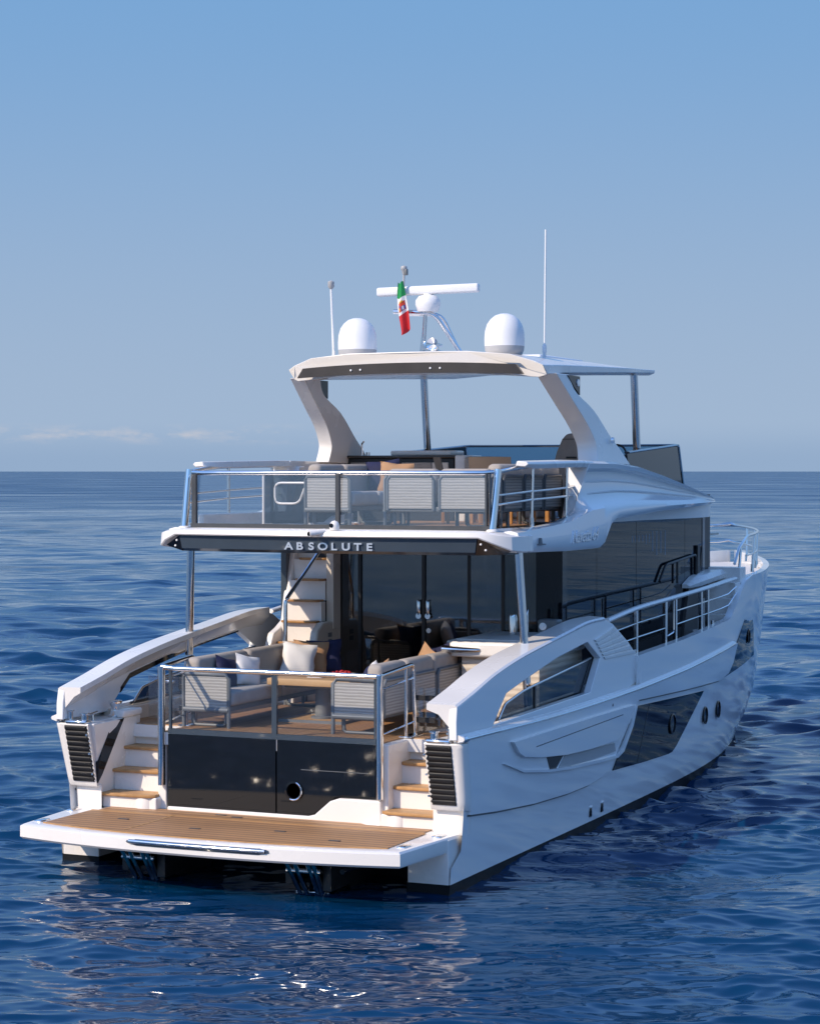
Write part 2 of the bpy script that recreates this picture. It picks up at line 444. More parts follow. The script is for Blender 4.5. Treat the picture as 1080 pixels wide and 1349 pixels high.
# ------------------------------------------------------------------ the sea
def build_sea():
    rng = np.random.default_rng(11)
    def axis(core0, core1, step, lo, hi, grow):
        a = list(np.arange(core0, core1, step)); s = step; x = a[-1]
        up = []
        while x < hi: s *= grow; x += s; up.append(x)
        s = step; x = core0; dn = []
        while x > lo: s *= grow; x -= s; dn.append(x)
        return np.array(dn[::-1] + a + up)
    us = axis(-4.6, 4.6, 0.029, -60000, 60000, 1.018)          # across the wind
    vs_ = axis(1.8, 9.5, 0.029, -600, 270, 1.005)
    far, st_ = [vs_[-1]], vs_[-1] - vs_[-2]
    while far[-1] < 90000: st_ *= 1.02; far.append(far[-1] + st_)
    vs_ = np.concatenate([vs_, far[1:]])           # down the wind
    U, W = np.meshgrid(us, vs_)
    ca, sa = math.cos(R(24)), math.sin(R(24))
    X = (U * ca - W * sa + 5.0); Y = (U * sa + W * ca - 8.0)
    du = np.gradient(us)[None, :]; dv = np.gradient(vs_)[:, None]
    sp = np.maximum(np.broadcast_to(du, X.shape), np.broadcast_to(dv, X.shape))
    Z = np.zeros_like(X); HX = np.zeros_like(X); HY = np.zeros_like(X)
    n = 210
    lam = np.exp(rng.uniform(np.log(0.10), np.log(9.0), n)); lam[:14] = np.exp(rng.uniform(np.log(9.0), np.log(45.0), 14))
    main = R(114)
    ang = main + rng.normal(0, 1, n) * np.interp(lam, [0.16, 0.45, 1.2, 4, 45], [0.34, 0.44, 0.62, 0.50, 0.30])
    ph = rng.uniform(0, 2 * np.pi, n)
    # wind puffs: ripples are stronger in some patches than in others
    patch = np.zeros_like(X)
    for k in range(9):
        L = rng.uniform(7, 30); a = rng.uniform(0, np.pi)
        patch += np.sin(2 * np.pi / L * (X * np.cos(a) + Y * np.sin(a)) + rng.uniform(0, 6.28))
    patch = np.clip(1.0 + 0.16 * patch, 0.45, 1.6)
    # the water lies calmer in the lee close under the stern
    lee = 1 - 0.5 * np.exp(-((X - 0.5) / 7.0) ** 2 - ((Y + 3.0) / 8.0) ** 2)
    for l, a, p in zip(lam, ang, ph):
        k = 2 * np.pi / l
        steep = 0.0145 * (l / 0.9) ** -0.72 if l > 0.9 else 0.0145 * min(1.0, (l / 0.16) ** 0.4)
        A = steep / k * 2.75
        fade = np.clip((l / sp - 2.6) / 3.0, 0, 1)
        w_ = (X * np.cos(a) + Y * np.sin(a)) * k + p
        pk = patch if l < 2.5 else 1.0
        pk = pk * lee
        q_ = A * fade * pk; c_ = q_ * np.cos(w_)
        Z += q_ * np.sin(w_); HX += c_ * math.cos(a); HY += c_ * math.sin(a)
    Z += 0.055
    V = np.stack([X + 1.05 * HX, Y + 1.05 * HY, Z], -1).reshape(-1, 3)
    ny, nx = X.shape
    idx = np.arange(ny * nx).reshape(ny, nx)
    F = np.stack([idx[:-1, :-1], idx[:-1, 1:], idx[1:, 1:], idx[1:, :-1]], -1).reshape(-1, 4)
    me = bpy.data.meshes.new('sea')
    me.vertices.add(len(V)); me.vertices.foreach_set('co', V.ravel().astype(np.float32))
    me.loops.add(F.size); me.loops.foreach_set('vertex_index', F.ravel().astype(np.int32))
    me.polygons.add(len(F)); me.polygons.foreach_set('loop_start', np.arange(0, F.size, 4, dtype=np.int32))
    me.polygons.foreach_set('loop_total', np.full(len(F), 4, dtype=np.int32))
    me.polygons.foreach_set('use_smooth', np.ones(len(F), dtype=bool))
    me.update()
    m = bpy.data.materials.new('sea_water'); m.use_nodes = True
    t = m.node_tree; b = t.nodes['Principled BSDF']
    b.inputs['Base Color'].default_value = (0.0003, 0.030, 0.086, 1)
    b.inputs['Roughness'].default_value = 0.035
    b.inputs['IOR'].default_value = 1.45
    co = t.nodes.new('ShaderNodeTexCoord')
    prev = None
    rot = t.nodes.new('ShaderNodeMapping'); rot.inputs['Rotation'].default_value = (0, 0, R(-24))
    t.links.new(co.outputs['Object'], rot.inputs[0])
    # unresolved chop: the farther water is smoother geometry but a rougher surface
    ln = t.nodes.new('ShaderNodeVectorMath'); ln.operation = 'LENGTH'; t.links.new(co.outputs['Object'], ln.inputs[0])
    rg = t.nodes.new('ShaderNodeMapRange'); rg.interpolation_type = 'SMOOTHSTEP'
    rg.inputs['From Min'].default_value = 40; rg.inputs['From Max'].default_value = 420
    rg.inputs['To Min'].default_value = 0.042; rg.inputs['To Max'].default_value = 0.27
    t.links.new(ln.outputs['Value'], rg.inputs['Value'])
    # cat's paws: long patches of livelier ripple
    pm = t.nodes.new('ShaderNodeMapping'); pm.inputs['Scale'].default_value = (0.020, 0.085, 0.05)
    t.links.new(rot.outputs[0], pm.inputs[0])
    pn = t.nodes.new('ShaderNodeTexNoise'); pn.inputs['Scale'].default_value = 1.0; pn.inputs['Detail'].default_value = 7; pn.inputs['Roughness'].default_value = 0.62
    t.links.new(pm.outputs[0], pn.inputs['Vector'])
    pr = t.nodes.new('ShaderNodeMapRange'); pr.inputs['From Min'].default_value = 0.36; pr.inputs['From Max'].default_value = 0.66
    pr.inputs['To Min'].default_value = 0.45; pr.inputs['To Max'].default_value = 1.9
    t.links.new(pn.outputs['Fac'], pr.inputs['Value'])
    pmul = t.nodes.new('ShaderNodeMath'); pmul.operation = 'MULTIPLY'
    t.links.new(rg.outputs[0], pmul.inputs[0]); t.links.new(pr.outputs[0], pmul.inputs[1])
    t.links.new(pmul.outputs[0], b.inputs['Roughness'])
    for sc, st, dist, stretch in ((0.35, 0.85, 0.45, 2.2), (1.3, 0.6, 0.10, 2.4), (4.5, 0.25, 0.022, 3.0), (10.0, 0.15, 0.010, 2.8)):
        mp = t.nodes.new('ShaderNodeMapping')
        mp.inputs['Scale'].default_value = (sc / stretch, sc, sc)
        n = t.nodes.new('ShaderNodeTexNoise'); n.inputs['Scale'].default_value = 1.0
        n.inputs['Detail'].default_value = 3; n.inputs['Roughness'].default_value = 0.5
        t.links.new(rot.outputs[0], mp.inputs[0]); t.links.new(mp.outputs[0], n.inputs['Vector'])
        bp = t.nodes.new('ShaderNodeBump'); bp.inputs['Strength'].default_value = st; bp.inputs['Distance'].default_value = dist
        t.links.new(n.outputs['Fac'], bp.inputs['Height'])
        if prev: t.links.new(prev.outputs[0], bp.inputs['Normal'])
        prev = bp
    t.links.new(prev.outputs[0], b.inputs['Normal'])
    me.materials.append(m)
    o = bpy.data.objects.new('sea', me); C.objects.link(o)
    o['kind'] = 'structure'; o['label'] = 'deep blue rippled open sea reaching to the horizon'
build_sea()

# ------------------------------------------------------------------ the yacht
Yt = thing('motor_yacht', 'large white three level motor yacht seen from astern on open blue sea', 'yacht')

zr_t = [(-.1, 1.72), (1.3, 1.70), (2.8, 1.68), (4.4, 1.69), (6.3, 1.72), (8.45, 1.80), (11.5, 1.97), (15, 2.2), (21, 2.5)]
top_t = [(0, 1.72), (6.25, 1.72), (6.3, 2.16), (8.4, 2.23), (10.5, 2.33), (11.2, 2.36), (12.2, 2.90), (12.7, 2.98), (16, 3.02), (21, 3.10)]
def bS(y):                                      # half breadth at the rubbing strake
    return 2.62 if y < 8 else 2.62 * (1 - ((y - 8) / 12.6) ** 2.6)
def bW(y):                                      # half breadth at the water
    return 2.51 if y < 7 else 2.51 * max(0.0, 1 - ((y - 7) / 12.6) ** 2.6)
def zboot(y): return 0.10 + 0.006 * y
def zchine(y): return 0.27 + (0.55 * ((y - 5) / 13) ** 1.6 if y > 5 else 0)
def hx(y, z):                                   # hull side half breadth
    zr = lerp(zr_t, y); zc = zchine(y)
    s, c = bS(y), bW(y) * (1 - .0) + (bS(y) - bW(y)) * 0.12
    if z >= zr: return s + 0.02 * (z - zr)
    if z >= zc:
        t = (z - zc) / (zr - zc)
        return c + (s - c) * t ** (0.8 - 0.28 * sm(8, 15, y))
    k = 0.02 + 0.10 * sm(4, 12, y) + 0.30 * sm(10, 18, y)
    return c - k * (zc - z) / max(zc - 0.0, .05) * 0.9

def build_hull():
    ys = lin(0, 12, 49)[:-1] + lin(12, 20.45, 36)
    ys = sorted(set(ys + [6.24, 6.3]))
    bm = NB(); grid = []
    for y in ys:
        zr, zt, zb, zc = lerp(zr_t, y), lerp(top_t, y), zboot(y), zchine(y)
        zt = max(zt, zr + .02)
        zs = [-0.9, -0.4, zb, zb + (zc - zb) * .5, zc - .02, zc + .012] + [zc + (zr - zc) * t for t in (.2, .4, .6, .8)] + [zr, zr + (zt - zr) * .5, zt]
        rows = []
        for i, z in enumerate(zs):
            x = max(0.0, hx(y, z))
            if i == 0: x *= .75
            if z > zr and y > 11: x += (z - zr) * 0.10 * sm(11, 14, y)
            rows.append((x, z))
        grid.append((y, rows))
    for s in (-1, 1):
        def yst(y, z):
            if y > 20: return y + .10 * (z - 1)
            if y < .01 and z > .55: return .44 if z < .9 else .10 + (1.66 - z) * .27
            return y
        V = [[bm.verts.new((s * x, yst(y, z), z)) for x, z in rows] for y, rows in grid]
        for a, b in zip(V, V[1:]):
            for i in range(len(a) - 1):
                f = bm.faces.new((a[i], a[i + 1], b[i + 1], b[i]))
                f.material_index = 1 if i < 2 else 0
        # bulwark thickness : an inner skin and a capping, forward of the side wings
        k0 = [i for i, (y, r) in enumerate(grid) if y >= 6.3][0]
        inner = []
        for j in range(k0, len(grid)):
            y, rows = grid[j]; x, z = rows[-1]
            xi = max(0.0, x - 0.11)
            inner.append((bm.verts.new((s * xi, y, z + .004)), bm.verts.new((s * xi, y, z - 0.62))))
        for j in range(len(inner) - 1):
            a, b = inner[j], inner[j + 1]
            bm.faces.new((V[k0 + j][-1], a[0], b[0], V[k0 + j + 1][-1]))
            bm.faces.new((a[0], a[1], b[1], b[0]))
        bm.faces.new((V[k0][-1], inner[0][0], inner[0][1], V[k0][-3]))
    bmesh.ops.remove_doubles(bm, verts=bm.verts[:], dist=0.0005)
    P('hull', bm, ['hull', 'boot'], Yt, smooth=32)

build_hull()

# stern pods under the bathing platform, the recessed transom between them
for s in (-1, 1):
    bm = NB(); prism(bm, [(s * 2.0, -.6), (s * 2.50, -.6), (s * 2.50, .60), (s * 2.0, .60)], -0.003, 0.9, 'y')
    pod = P('stern_pod', bm, 'gel', Yt, bevel=0.015)
    bm = NB(); box(bm, min(s * 1.995, s * 2.505), max(s * 1.995, s * 2.505), -0.008, .9, -.6, .10); P('antifouling', bm, 'boot', pod)
bm = NB(); box(bm, -2.0, 2.0, .75, 1.0, .14, .62); P('transom', bm, 'gel', Yt)
bm = NB(); box(bm, -2.0, 2.0, .735, 1.0, -.7, .14); P('transom_antifouling', bm, 'boot', Yt)

def hull_patch(name, poly, off, m, depth=0.02, s=1, bevel=0.0, step=0.35, parent=None):
    """a panel lying on the hull side: outline given in (y, z)"""
    t = bmesh.new()
    f = t.faces.new([t.verts.new((0, p[0], p[1])) for p in poly])
    y0, y1 = min(p[0] for p in poly), max(p[0] for p in poly)
    z0, z1 = min(p[1] for p in poly), max(p[1] for p in poly)
    bmesh.ops.triangulate(t, faces=t.faces[:])
    y = y0 + step
    while y < y1 - .02:
        bmesh.ops.bisect_plane(t, geom=t.verts[:] + t.edges[:] + t.faces[:], plane_co=(0, y, 0), plane_no=(0, 1, 0)); y += step
    z = z0 + step * .6
    while z < z1 - .02:
        bmesh.ops.bisect_plane(t, geom=t.verts[:] + t.edges[:] + t.faces[:], plane_co=(0, 0, z), plane_no=(0, 0, 1)); z += step * .6
    r = bmesh.ops.extrude_face_region(t, geom=t.faces[:])
    inner = [g for g in r['geom'] if isinstance(g, bmesh.types.BMVert)]
    iset = set(inner)
    for v in t.verts:
        v.co.x = s * (hx(v.co.y, v.co.z) + (off if v in iset else off - depth))
    return P(name, t, m, parent or Yt, smooth=30, bevel=bevel)

for s in (1, -1):
    # the proud upper side panel that ends in a groove above the chine
    up = [(0.365, .835), (1.2, .76), (2.4, .68), (3.6, .64), (4.4, .645), (4.95, .69), (5.22, .78), (6.12, 1.50), (6.28, 1.56), (8.5, 1.50), (10.5, 1.46), (11.05, 1.52), (11.35, 1.66), (11.6, 1.95)]
    up += [(y, lerp(zr_t, y) - 0.02) for y in (10.0, 8.45, 6.3, 4.4, 2.8, 1.3, 0.16)]
    hull_patch('upper_side_panel', up, 0.045, 'hull', 0.06, s)
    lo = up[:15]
    hull_patch('panel_edge_shade', lo + [(y + (.02 if 4.9 < y < 6.4 else 0), z - .028) for y, z in lo[::-1]], 0.006, 'grey', 0.012, s)  # thin grey strip painted as the shadow gap under the panel edge
    # sculpted vent blister with its intake below
    hull_patch('vent_blister', [(1.46, 1.53), (3.0, 1.535), (4.5, 1.535), (5.98, 1.53), (5.8, 1.42), (5.50, 1.16), (5.2, 1.12), (4.2, 1.13), (3.36, 1.16), (2.4, 1.24), (1.86, 1.31), (1.66, 1.38)], 0.095, 'hull', 0.06, s, bevel=0.03)
    hull_patch('vent_crease', [(2.2, 1.385), (5.45, 1.44), (5.45, 1.452), (2.2, 1.397)], 0.0975, 'slate', 0.004, s)
    hull_patch('vent_lip', [(1.24, 1.30), (1.9, 1.15), (2.8, 1.045), (3.6, .985), (4.6, .94), (5.4, .91), (5.62, 1.0), (5.95, 1.28), (6.08, 1.50), (6.14, 1.50), (6.0, 1.24), (5.66, .93), (5.42, .875), (4.6, .90), (3.6, .95), (2.8, 1.01), (1.9, 1.12)], 0.075, 'hull', 0.04, s)
    hull_patch('air_intake', [(2.72, 1.20), (3.30, 1.155), (3.05, 1.01), (2.86, 1.025)], 0.051, 'matblack', 0.008, s)
    hull_patch('intake_recess_shade', [(3.36, 1.15), (5.3, 1.08), (5.36, .97), (4.4, .965), (3.14, 1.005)], 0.053, 'radgrey', 0.008, s)  # flat grey patch, the shading of the vent recess put into colour
    # black hull windows with opening ports
    hw = hull_patch('hull_window', [(6.26, 1.475), (9.62, 1.38), (8.30, .70), (8.12, .635), (7.9, .625), (6.8, .65), (5.42, .70)], 0.012, 'hullglass', 0.02, s)
    for yy in (6.85,):
        hull_patch('pane_joint', [(yy, 1.46), (yy + .02, 1.46), (yy - .38, .68), (yy - .40, .68)], 0.0145, 'matblack', 0.004, s, parent=hw)
    bw = hull_patch('bow_window', [(10.87, 1.47), (12.55, 2.42), (13.0, 2.46), (13.7, 1.60)], 0.012, 'hullglass', 0.02, s)
    for (yy, zz, rr, nm) in ((8.01, 1.05, .15, 'opening_port'), (9.79, .99, .135, 'porthole'), (10.62, 1.00, .135, 'porthole'), (12.75, 1.98, .12, 'opening_port')):
        bm = NB(); x = hx(yy, zz) + .016
        dx = (hx(yy + .1, zz) - hx(yy - .1, zz)) / .2
        rings = []
        for r_, o_ in ((rr, 0), (rr, .012), (rr * .86, .016), (rr * .84, -.012), (0.002, -.014)):
            rings.append([(s * (x + o_ + dx * r_ * math.cos(a)), yy + r_ * math.cos(a), zz + r_ * math.sin(a)) for a in [2 * math.pi * i / 28 for i in range(28)]])
        loft(bm, rings)
        P(nm, bm, 'black', Yt, smooth=50)
    # rubbing strake with its steel end
    ys = lin(0.02, 11.4, 40)
    bm = NB()
    loft(bm, [[(s * (hx(y, lerp(zr_t, y)) + dx), y, lerp(zr_t, y) + dz) for dx, dz in ((-.02, -.04), (.05, -.02), (.058, 0), (.05, .018), (-.02, .045))] for y in ys])
    P('rubbing_strake', bm, 'gel', Yt, smooth=60)
    bm = NB()
    tube(bm, [(s * (hx(y, lerp(zr_t, y)) + .060), y, lerp(zr_t, y)) for y in ys], .009, 6)
    P('strake_steel_strip', bm, 'chrome', Yt, smooth=60)
    bm = NB()
    rbox(bm, min(s * 2.55, s * 2.68), max(s * 2.55, s * 2.68), .04, .20, 1.675, 1.745, .03)
    P('strake_end_cap', bm, 'chrome', Yt)
    # exhaust slots low on the side, small drain above
    for yy in (4.65, 5.1):
        bm = NB(); x = hx(yy, .25)
        rbox(bm, min(s * (x - .02), s * (x + .02)), max(s * (x - .02), s * (x + .02)), yy - .035, yy + .035, .19, .31, .015, 2)
        P('drain_outlet', bm, 'black', Yt)
        bm = NB(); rbox(bm, min(s * (x - .02), s * (x + .024)), max(s * (x - .02), s * (x + .024)), yy - .05, yy + .05, .31, .335, .01, 2)
        P('drain_hood', bm, 'hull', Yt)
    bm = NB(); lathe(bm, [(.02, 0), (.02, .05), (.001, .05)], (s * hx(5.15, 1.56) + (-.0 if s > 0 else -.05), 5.15, 1.60), 10, 'x'); P('side_fitting', bm, 'matblack', Yt)

# ------------------------------------------------------------------ bathing platform
def plat_aft(x): return -1.34 + 0.28 * (abs(x) / 2.42) ** 2.4
xs = lin(-2.39, 2.39, 41)
bm = NB()
rings = []
def platring(inset, z):
    k = (2.39 - inset) / 2.39
    pts = [(x * k, plat_aft(x) + inset * 1.2, z) for x in xs]
    pts += [((2.50 if inset < .05 else 2.42), .32, z), (-(2.50 if inset < .05 else 2.42), .32, z)]
    return pts
loft(bm, [platring(.14, .44), platring(.02, .45), platring(0, .475), platring(0, .60), platring(.03, .62), platring(.10, .622)])
P('bathing_platform', bm, 'gel', Yt, smooth=30)
# deck moulding between the quarters that the platform meets
bm = NB(); box(bm, -2.15, 2.15, .30, 1.0, .40, .621); P('platform_fixed_deck', bm, 'gel', Yt)
def teak_sheet(name, outline, z, m='teakdeck', th=.008, parent=None):
    bm = NB(); prism(bm, outline, z, z + th, 'z'); return P(name, bm, m, parent or Yt, smooth=0)
tp = [(x, plat_aft(x * 1.10) + .17) for x in lin(-2.17, 2.17, 31)]
teak_sheet('platform_teak', tp + [(2.17, .10), (-2.17, .10)], .623)
teak_sheet('platform_teak_inner', [(-2.10, .13), (2.12, .13), (2.12, .42), (1.30, .42), (1.15, .52), (-1.35, .52), (-2.10, .50)], .623)
bm = NB()
loft(bm, [[(x + 0, plat_aft(x * 1.10) + .148 + d, .624 + e) for x in lin(-2.18, 2.18, 31)] for d, e in ((0, 0), (0, .011), (.03, .011))], closed=False)
P('platform_teak_margin', bm, 'teakedge', Yt)
bm = NB(); box(bm, -2.17, 2.17, .098, .132, .628, .634); box(bm, -1.06, -1.03, -.98, .1, .628, .634)
P('platform_teak_seam', bm, 'teakedge', Yt)
bm = NB()
for (x, y) in ((-1.45, -.35), (-.35, -.62), (.62, -.4), (1.45, -.72), (-.3, .28), (-.55, .36)):
    rbox(bm, x - .07, x + .07, y - .022, y + .022, .630, .638, .003, 1)
P('deck_latch', bm, 'dgrey', Yt)
bm = NB()
for (x, y) in ((-2.28, -.78), (2.28, -.72), (2.36, .05), (-2.38, .05)):
    rbox(bm, x - .05, x + .05, y - .1, y + .1, .615, .64, .012, 2)
P('platform_cleat', bm, 'chrome', Yt)
# long steel grab bar let into the aft face, port of the middle to starboard
bm = NB()
loft(bm, [[(x, plat_aft(x) - .004 - d, .565 + h) for d, h in ((-.02, -.035), (.004, -.035 * k), (.018, 0), (.004, .035 * k), (-.02, .035))] for x, k in zip(lin(-.82, .95, 30), [.1, .6] + [1] * 26 + [.6, .1])])
P('grab_rail_recess', bm, 'slate', Yt)
bm = NB(); tube(bm, [(x, plat_aft(x) - .012, .572) for x in lin(-.78, .91, 30)], .024, 8); P('grab_rail', bm, 'chrome', Yt, smooth=60)
# hydraulic lifts below
for x in (-1.02, 1.08):
    bm = NB()
    box(bm, x - .28, x - .20, -.62, .80, .10, .44); box(bm, x + .18, x + .28, -.62, .80, .05, .44)
    prism(bm, [(-.75, .44), (-.2, .44), (.5, .05), (.5, -.25), (.2, -.25), (-.2, .12)], x + .20, x + .26, 'x')
    prism(bm, [(-.75, .44), (-.2, .44), (.5, .05), (.5, -.25), (.2, -.25), (-.2, .12)], x - .26, x - .20, 'x')
    P('lift_arm', bm, 'matblack', Yt)
    for pts, r_ in [([(x + dx, -.85, .40), (x + dx * .8, -.45, -.12)], .03) for dx in (-.16, -.06, .10, .17)] + [([(x - .2, -.75, .28), (x + .22, -.75, .28)], .03), ([(x - .2, -.5, .0), (x + .2, -.5, .0)], .022)]:
        bm = NB(); tube(bm, pts, r_, 8); P('lift_ram', bm, 'chrome', Yt, smooth=60)
bm = NB(); tube(bm, [(1.75, -.5, .36), (1.62, -.85, .33)], .022, 8); lathe(bm, [(.03, 0), (.03, .06), (.001, .06)], (1.62, -.88, .33), 10, 'y'); P('shower_nozzle', bm, 'black', Yt)

# ------------------------------------------------------------------ quarters: fender lockers, stairs, side wings
SOLE = 1.55
for s in (-1, 1):
    def X(a, b): return (min(s * a, s * b), max(s * a, s * b))
    # quarter block : upper locker overhangs the lower part
    def block(zs, ya, xin, off):
        bm = NB(); rr = []
        for z in zs:
            a = ya(z); xo = hx(a + .12, z) + off
            rr.append([(s * 2.27, 1.2, z), (s * 2.27, .50, z), (s * xin, a, z), (s * (xo - .10), a, z), (s * (xo - .05), a + .012, z), (s * (xo - .018), a + .045, z), (s * (xo - .003), a + .085, z), (s * xo, a + .13, z), (s * (xo - .02), a + .20, z), (s * (xo - .02), 1.2, z)])
        loft(bm, rr); return bm
    P('fender_locker', block([.885, .90] + lin(1.0, 1.6, 7) + [1.645, 1.66], lambda z: .04 + (1.66 - z) * .27 + (.012 if z > 1.65 or z < .89 else 0), 2.18, .046), 'gel', Yt, smooth=40)
    P('quarter_base', block([.60, .75, .89], lambda z: .33, 2.17, .004), 'gel', Yt, smooth=40)
    # fender blind : ribbed black vinyl on the aft face
    bm = NB(); rings = []
    nr = 11
    for i in range(nr * 8 + 1):
        z = .945 + (1.635 - .945) * i / (nr * 8); y = .04 + (1.66 - z) * .27
        b = abs(math.sin(math.pi * (i / 8 % 1))) ** .55
        xi = 2.195 + .010 * math.sin(i * .9); xo = 2.50 + (z - .95) * .015
        d = .010 + .018 * b
        rings.append([(s * xi, y + .01, z), (s * (xi + .01), y - d * .8, z), (s * (xi + xo) / 2, y - d, z), (s * (xo - .01), y - d * .8, z), (s * xo, y + .01, z)])
    loft(bm, rings)
    P('fender_blind', bm, 'rubber', Yt, smooth=50)
    bm = NB()
    for z in (1.05, 1.30, 1.53):
        y = .04 + (1.66 - z) * .27
        lathe(bm, [(.014, -.05), (.014, -.03), (.001, -.03)], (s * 2.19, y + .0, z), 8, 'y')
    P('blind_snap', bm, 'chrome', Yt)
    # locker top fittings : roller fairlead, cleat, winch
    bm = NB()
    lathe(bm, [(.045, 0), (.045, .10), (.06, .11), (.06, .125), (.001, .125)], (s * 2.27, .12, 1.66), 14)
    rbox(bm, *X(2.20, 2.50), .03, .17, 1.655, 1.70, .02, 2)
    lathe(bm, [(.03, 0), (.03, .11), (.05, .12), (.05, .13), (.001, .13)], (s * 2.47, .12, 1.68), 12)
    P('fairlead', bm, 'chrome', Yt, smooth=50)
    bm = NB()
    lathe(bm, [(.02, 0), (.014, .07), (.001, .07)], (s * 2.38, .34, 1.66), 10)
    lathe(bm, [(.02, 0), (.014, .07), (.001, .07)], (s * 2.38, .48, 1.66), 10)
    tube(bm, [(s * 2.38, .25, 1.745), (s * 2.38, .41, 1.73), (s * 2.38, .57, 1.745)], .018, 8)
    P('mooring_cleat', bm, 'chrome', Yt, smooth=50)
    bm = NB()
    lathe(bm, [(.09, 0), (.09, .02), (.06, .04), (.05, .12), (.075, .16), (.085, .17), (.085, .20), (.001, .20)], (s * 2.30, .86, 1.66), 18)
    P('mooring_winch', bm, 'chrome', Yt, smooth=50)
    # inner wall between locker and stairs with its black inlay
    bm = NB(); prism(bm, [(.42, .62), (.36, .90), (.16, 1.5), (.12, 1.655), (1.25, 1.655), (1.25, .62)], s * 2.30, s * 2.2, 'x')
    for v in bm.verts:
        if abs(v.co.x) < 2.25: v.co.x = s * (2.235 - .06 * (v.co.z - .6) - (.03 if v.co.y < .3 else 0))
    P('stair_wall', bm, 'gel', Yt, bevel=.015)
    bm = NB(); prism(bm, [(.56, 1.645), (.84, 1.652), (.40, 1.02), (.26, .93), (.25, 1.17)], s * 2.19, s * 2.10, 'x')
    for v in bm.verts:
        v.co.x = s * (2.222 - .06 * (v.co.z - .6) - (.03 if v.co.y < .3 else 0)) if abs(v.co.x) < 2.15 else s * 2.2
    P('stair_wall_inlay', bm, 'black', Yt)
    bm = NB(); rbox(bm, *X(2.14, 2.30), .80, 1.25, 1.655, 1.75, .03); P('stair_wall_end', bm, 'gel', Yt)
    # four steps up from the platform to the cockpit
    risers = [(.40, .80), (.66, 1.055), (.90, 1.305), (1.14, 1.55)]
    zprev = .622
    for k, (yf, zt) in enumerate(risers):
        bm = NB()
        xo = 2.22
        box(bm, *X(1.47, xo), yf + .03, yf + .34, zprev - .01, zt - .035)
        P('step_riser', bm, 'gel', Yt, bevel=.02)
        if k < 3:
            bm = NB()
            out = [(s * 1.50, yf + .05), (s * 1.58, yf), (s * xo, yf), (s * xo, yf + .33), (s * 1.50, yf + .33)]
            prism(bm, out, zt - .034, zt, 'z')
            st = P('step_tread', bm, 'teakstep', Yt, bevel=.008)
            bm = NB(); tube(bm, [(s * 1.495, yf + .05, zt - .017), (s * 1.58, yf - .006, zt - .017), (s * xo, yf - .006, zt - .017)], .017, 8, flat=(.012, .019))
            P('tread_nosing', bm, 'teakedge', st)
        zprev = zt
    bm = NB()
    lathe(bm, [(.16, 0), (.16, .15), (.15, .17), (.001, .17)], (s * 1.66, .56, .62), 20)
    P('step_foot', bm, 'gel', Yt)
    # side wing : broad capping, thin outer plate with a window opening, louvred pillar
    tops = curve([(0.03, 2.07, 2.24), (.55, 2.18, 2.24), (1.2, 2.33, 2.24), (2.0, 2.46, 2.24), (2.9, 2.565, 2.26), (3.6, 2.64, 2.28), (4.4, 2.725, 2.31), (5.06, 2.74, 2.36)], 36)
    bm = NB()
    loft(bm, [[(s * 2.585, y, z), (s * 2.56, y, z + .02), (s * xi, y - .05 * (1 - i / 35), z + .03), (s * xi, y - .05 * (1 - i / 35), z - .035), (s * 2.36, y, z - .09), (s * 2.50, y, z - .24)] for i, (y, z, xi) in enumerate(tops)])
    P('wing_capping', bm, 'gel', Yt, smooth=28)
    outer = [(.0, 1.70), (.0, 1.9)] + [(y, z - .005) for y, z, xi in tops[::2]] + [(5.06, 2.735), (5.40, 2.65), (6.05, 2.36), (6.36, 2.17), (6.36, 1.70)]
    hole = [(1.10, 1.765), (1.30, 1.925), (1.52, 2.085), (1.75, 2.125), (2.2, 2.2), (3.25, 2.365), (4.38, 2.48), (4.86, 2.24), (4.45, 1.83)]
    bm = NB()
    plate(bm, outer, [hole], lambda p: (s * (2.595 - .02 * (p[1] - 1.7)), p[0], p[1]), lambda p: (s * (2.50 - .02 * (p[1] - 1.7)), p[0], p[1]))
    P('side_wing', bm, 'hull', Yt, smooth=25, bevel=.012)
    bm = NB()                                                   # dark trim round the inside of the opening
    hp = hole[1:7]
    loft(bm, [[(s * 2.52, y - .012, z), (s * 2.50, y - .012, z), (s * 2.50, y, z + .05), (s * 2.488, y, z + .05), (s * 2.488, y, z - .015), (s * 2.52, y, z - .015)] for y, z in hp])
    P('opening_trim', bm, 'black', Yt)
    bm = NB()
    for i in range(6):
        t0, t1 = i / 6 + .02, (i + 1) / 6 - .03
        a0 = (5.38 + t0 * .98, 2.62 - t0 * .44); a1 = (5.38 + t1 * .98, 2.62 - t1 * .44)
        b0 = (4.62 + t0 * .42, 2.50 - t0 * .30); b1 = (4.62 + t1 * .42, 2.50 - t1 * .30)
        prism(bm, [a0, a1, b1, b0], s * 2.57, s * 2.600, 'x')
    P('wing_louvre', bm, 'gel', Yt, bevel=.006)
    # glass bulwark inside the opening with a steel capping
    gp = [(1.52, 1.76), (1.78, 1.93), (2.05, 1.985), (2.35, 2.02), (2.77, 2.06), (4.80, 2.22), (4.40, 1.80)]
    bm = NB(); prism(bm, gp, s * 2.46, s * 2.472, 'x'); P('wing_glass', bm, 'smoke', Yt)
    bm = NB(); tube(bm, roundpath([(s * 2.466, 1.54, 1.75), (s * 2.466, 1.78, 1.935), (s * 2.466, 2.35, 2.03), (s * 2.466, 2.77, 2.07), (s * 2.466, 4.82, 2.235)], .04), .016, 8)
    P('wing_glass_rail', bm, 'chrome', Yt, smooth=60)
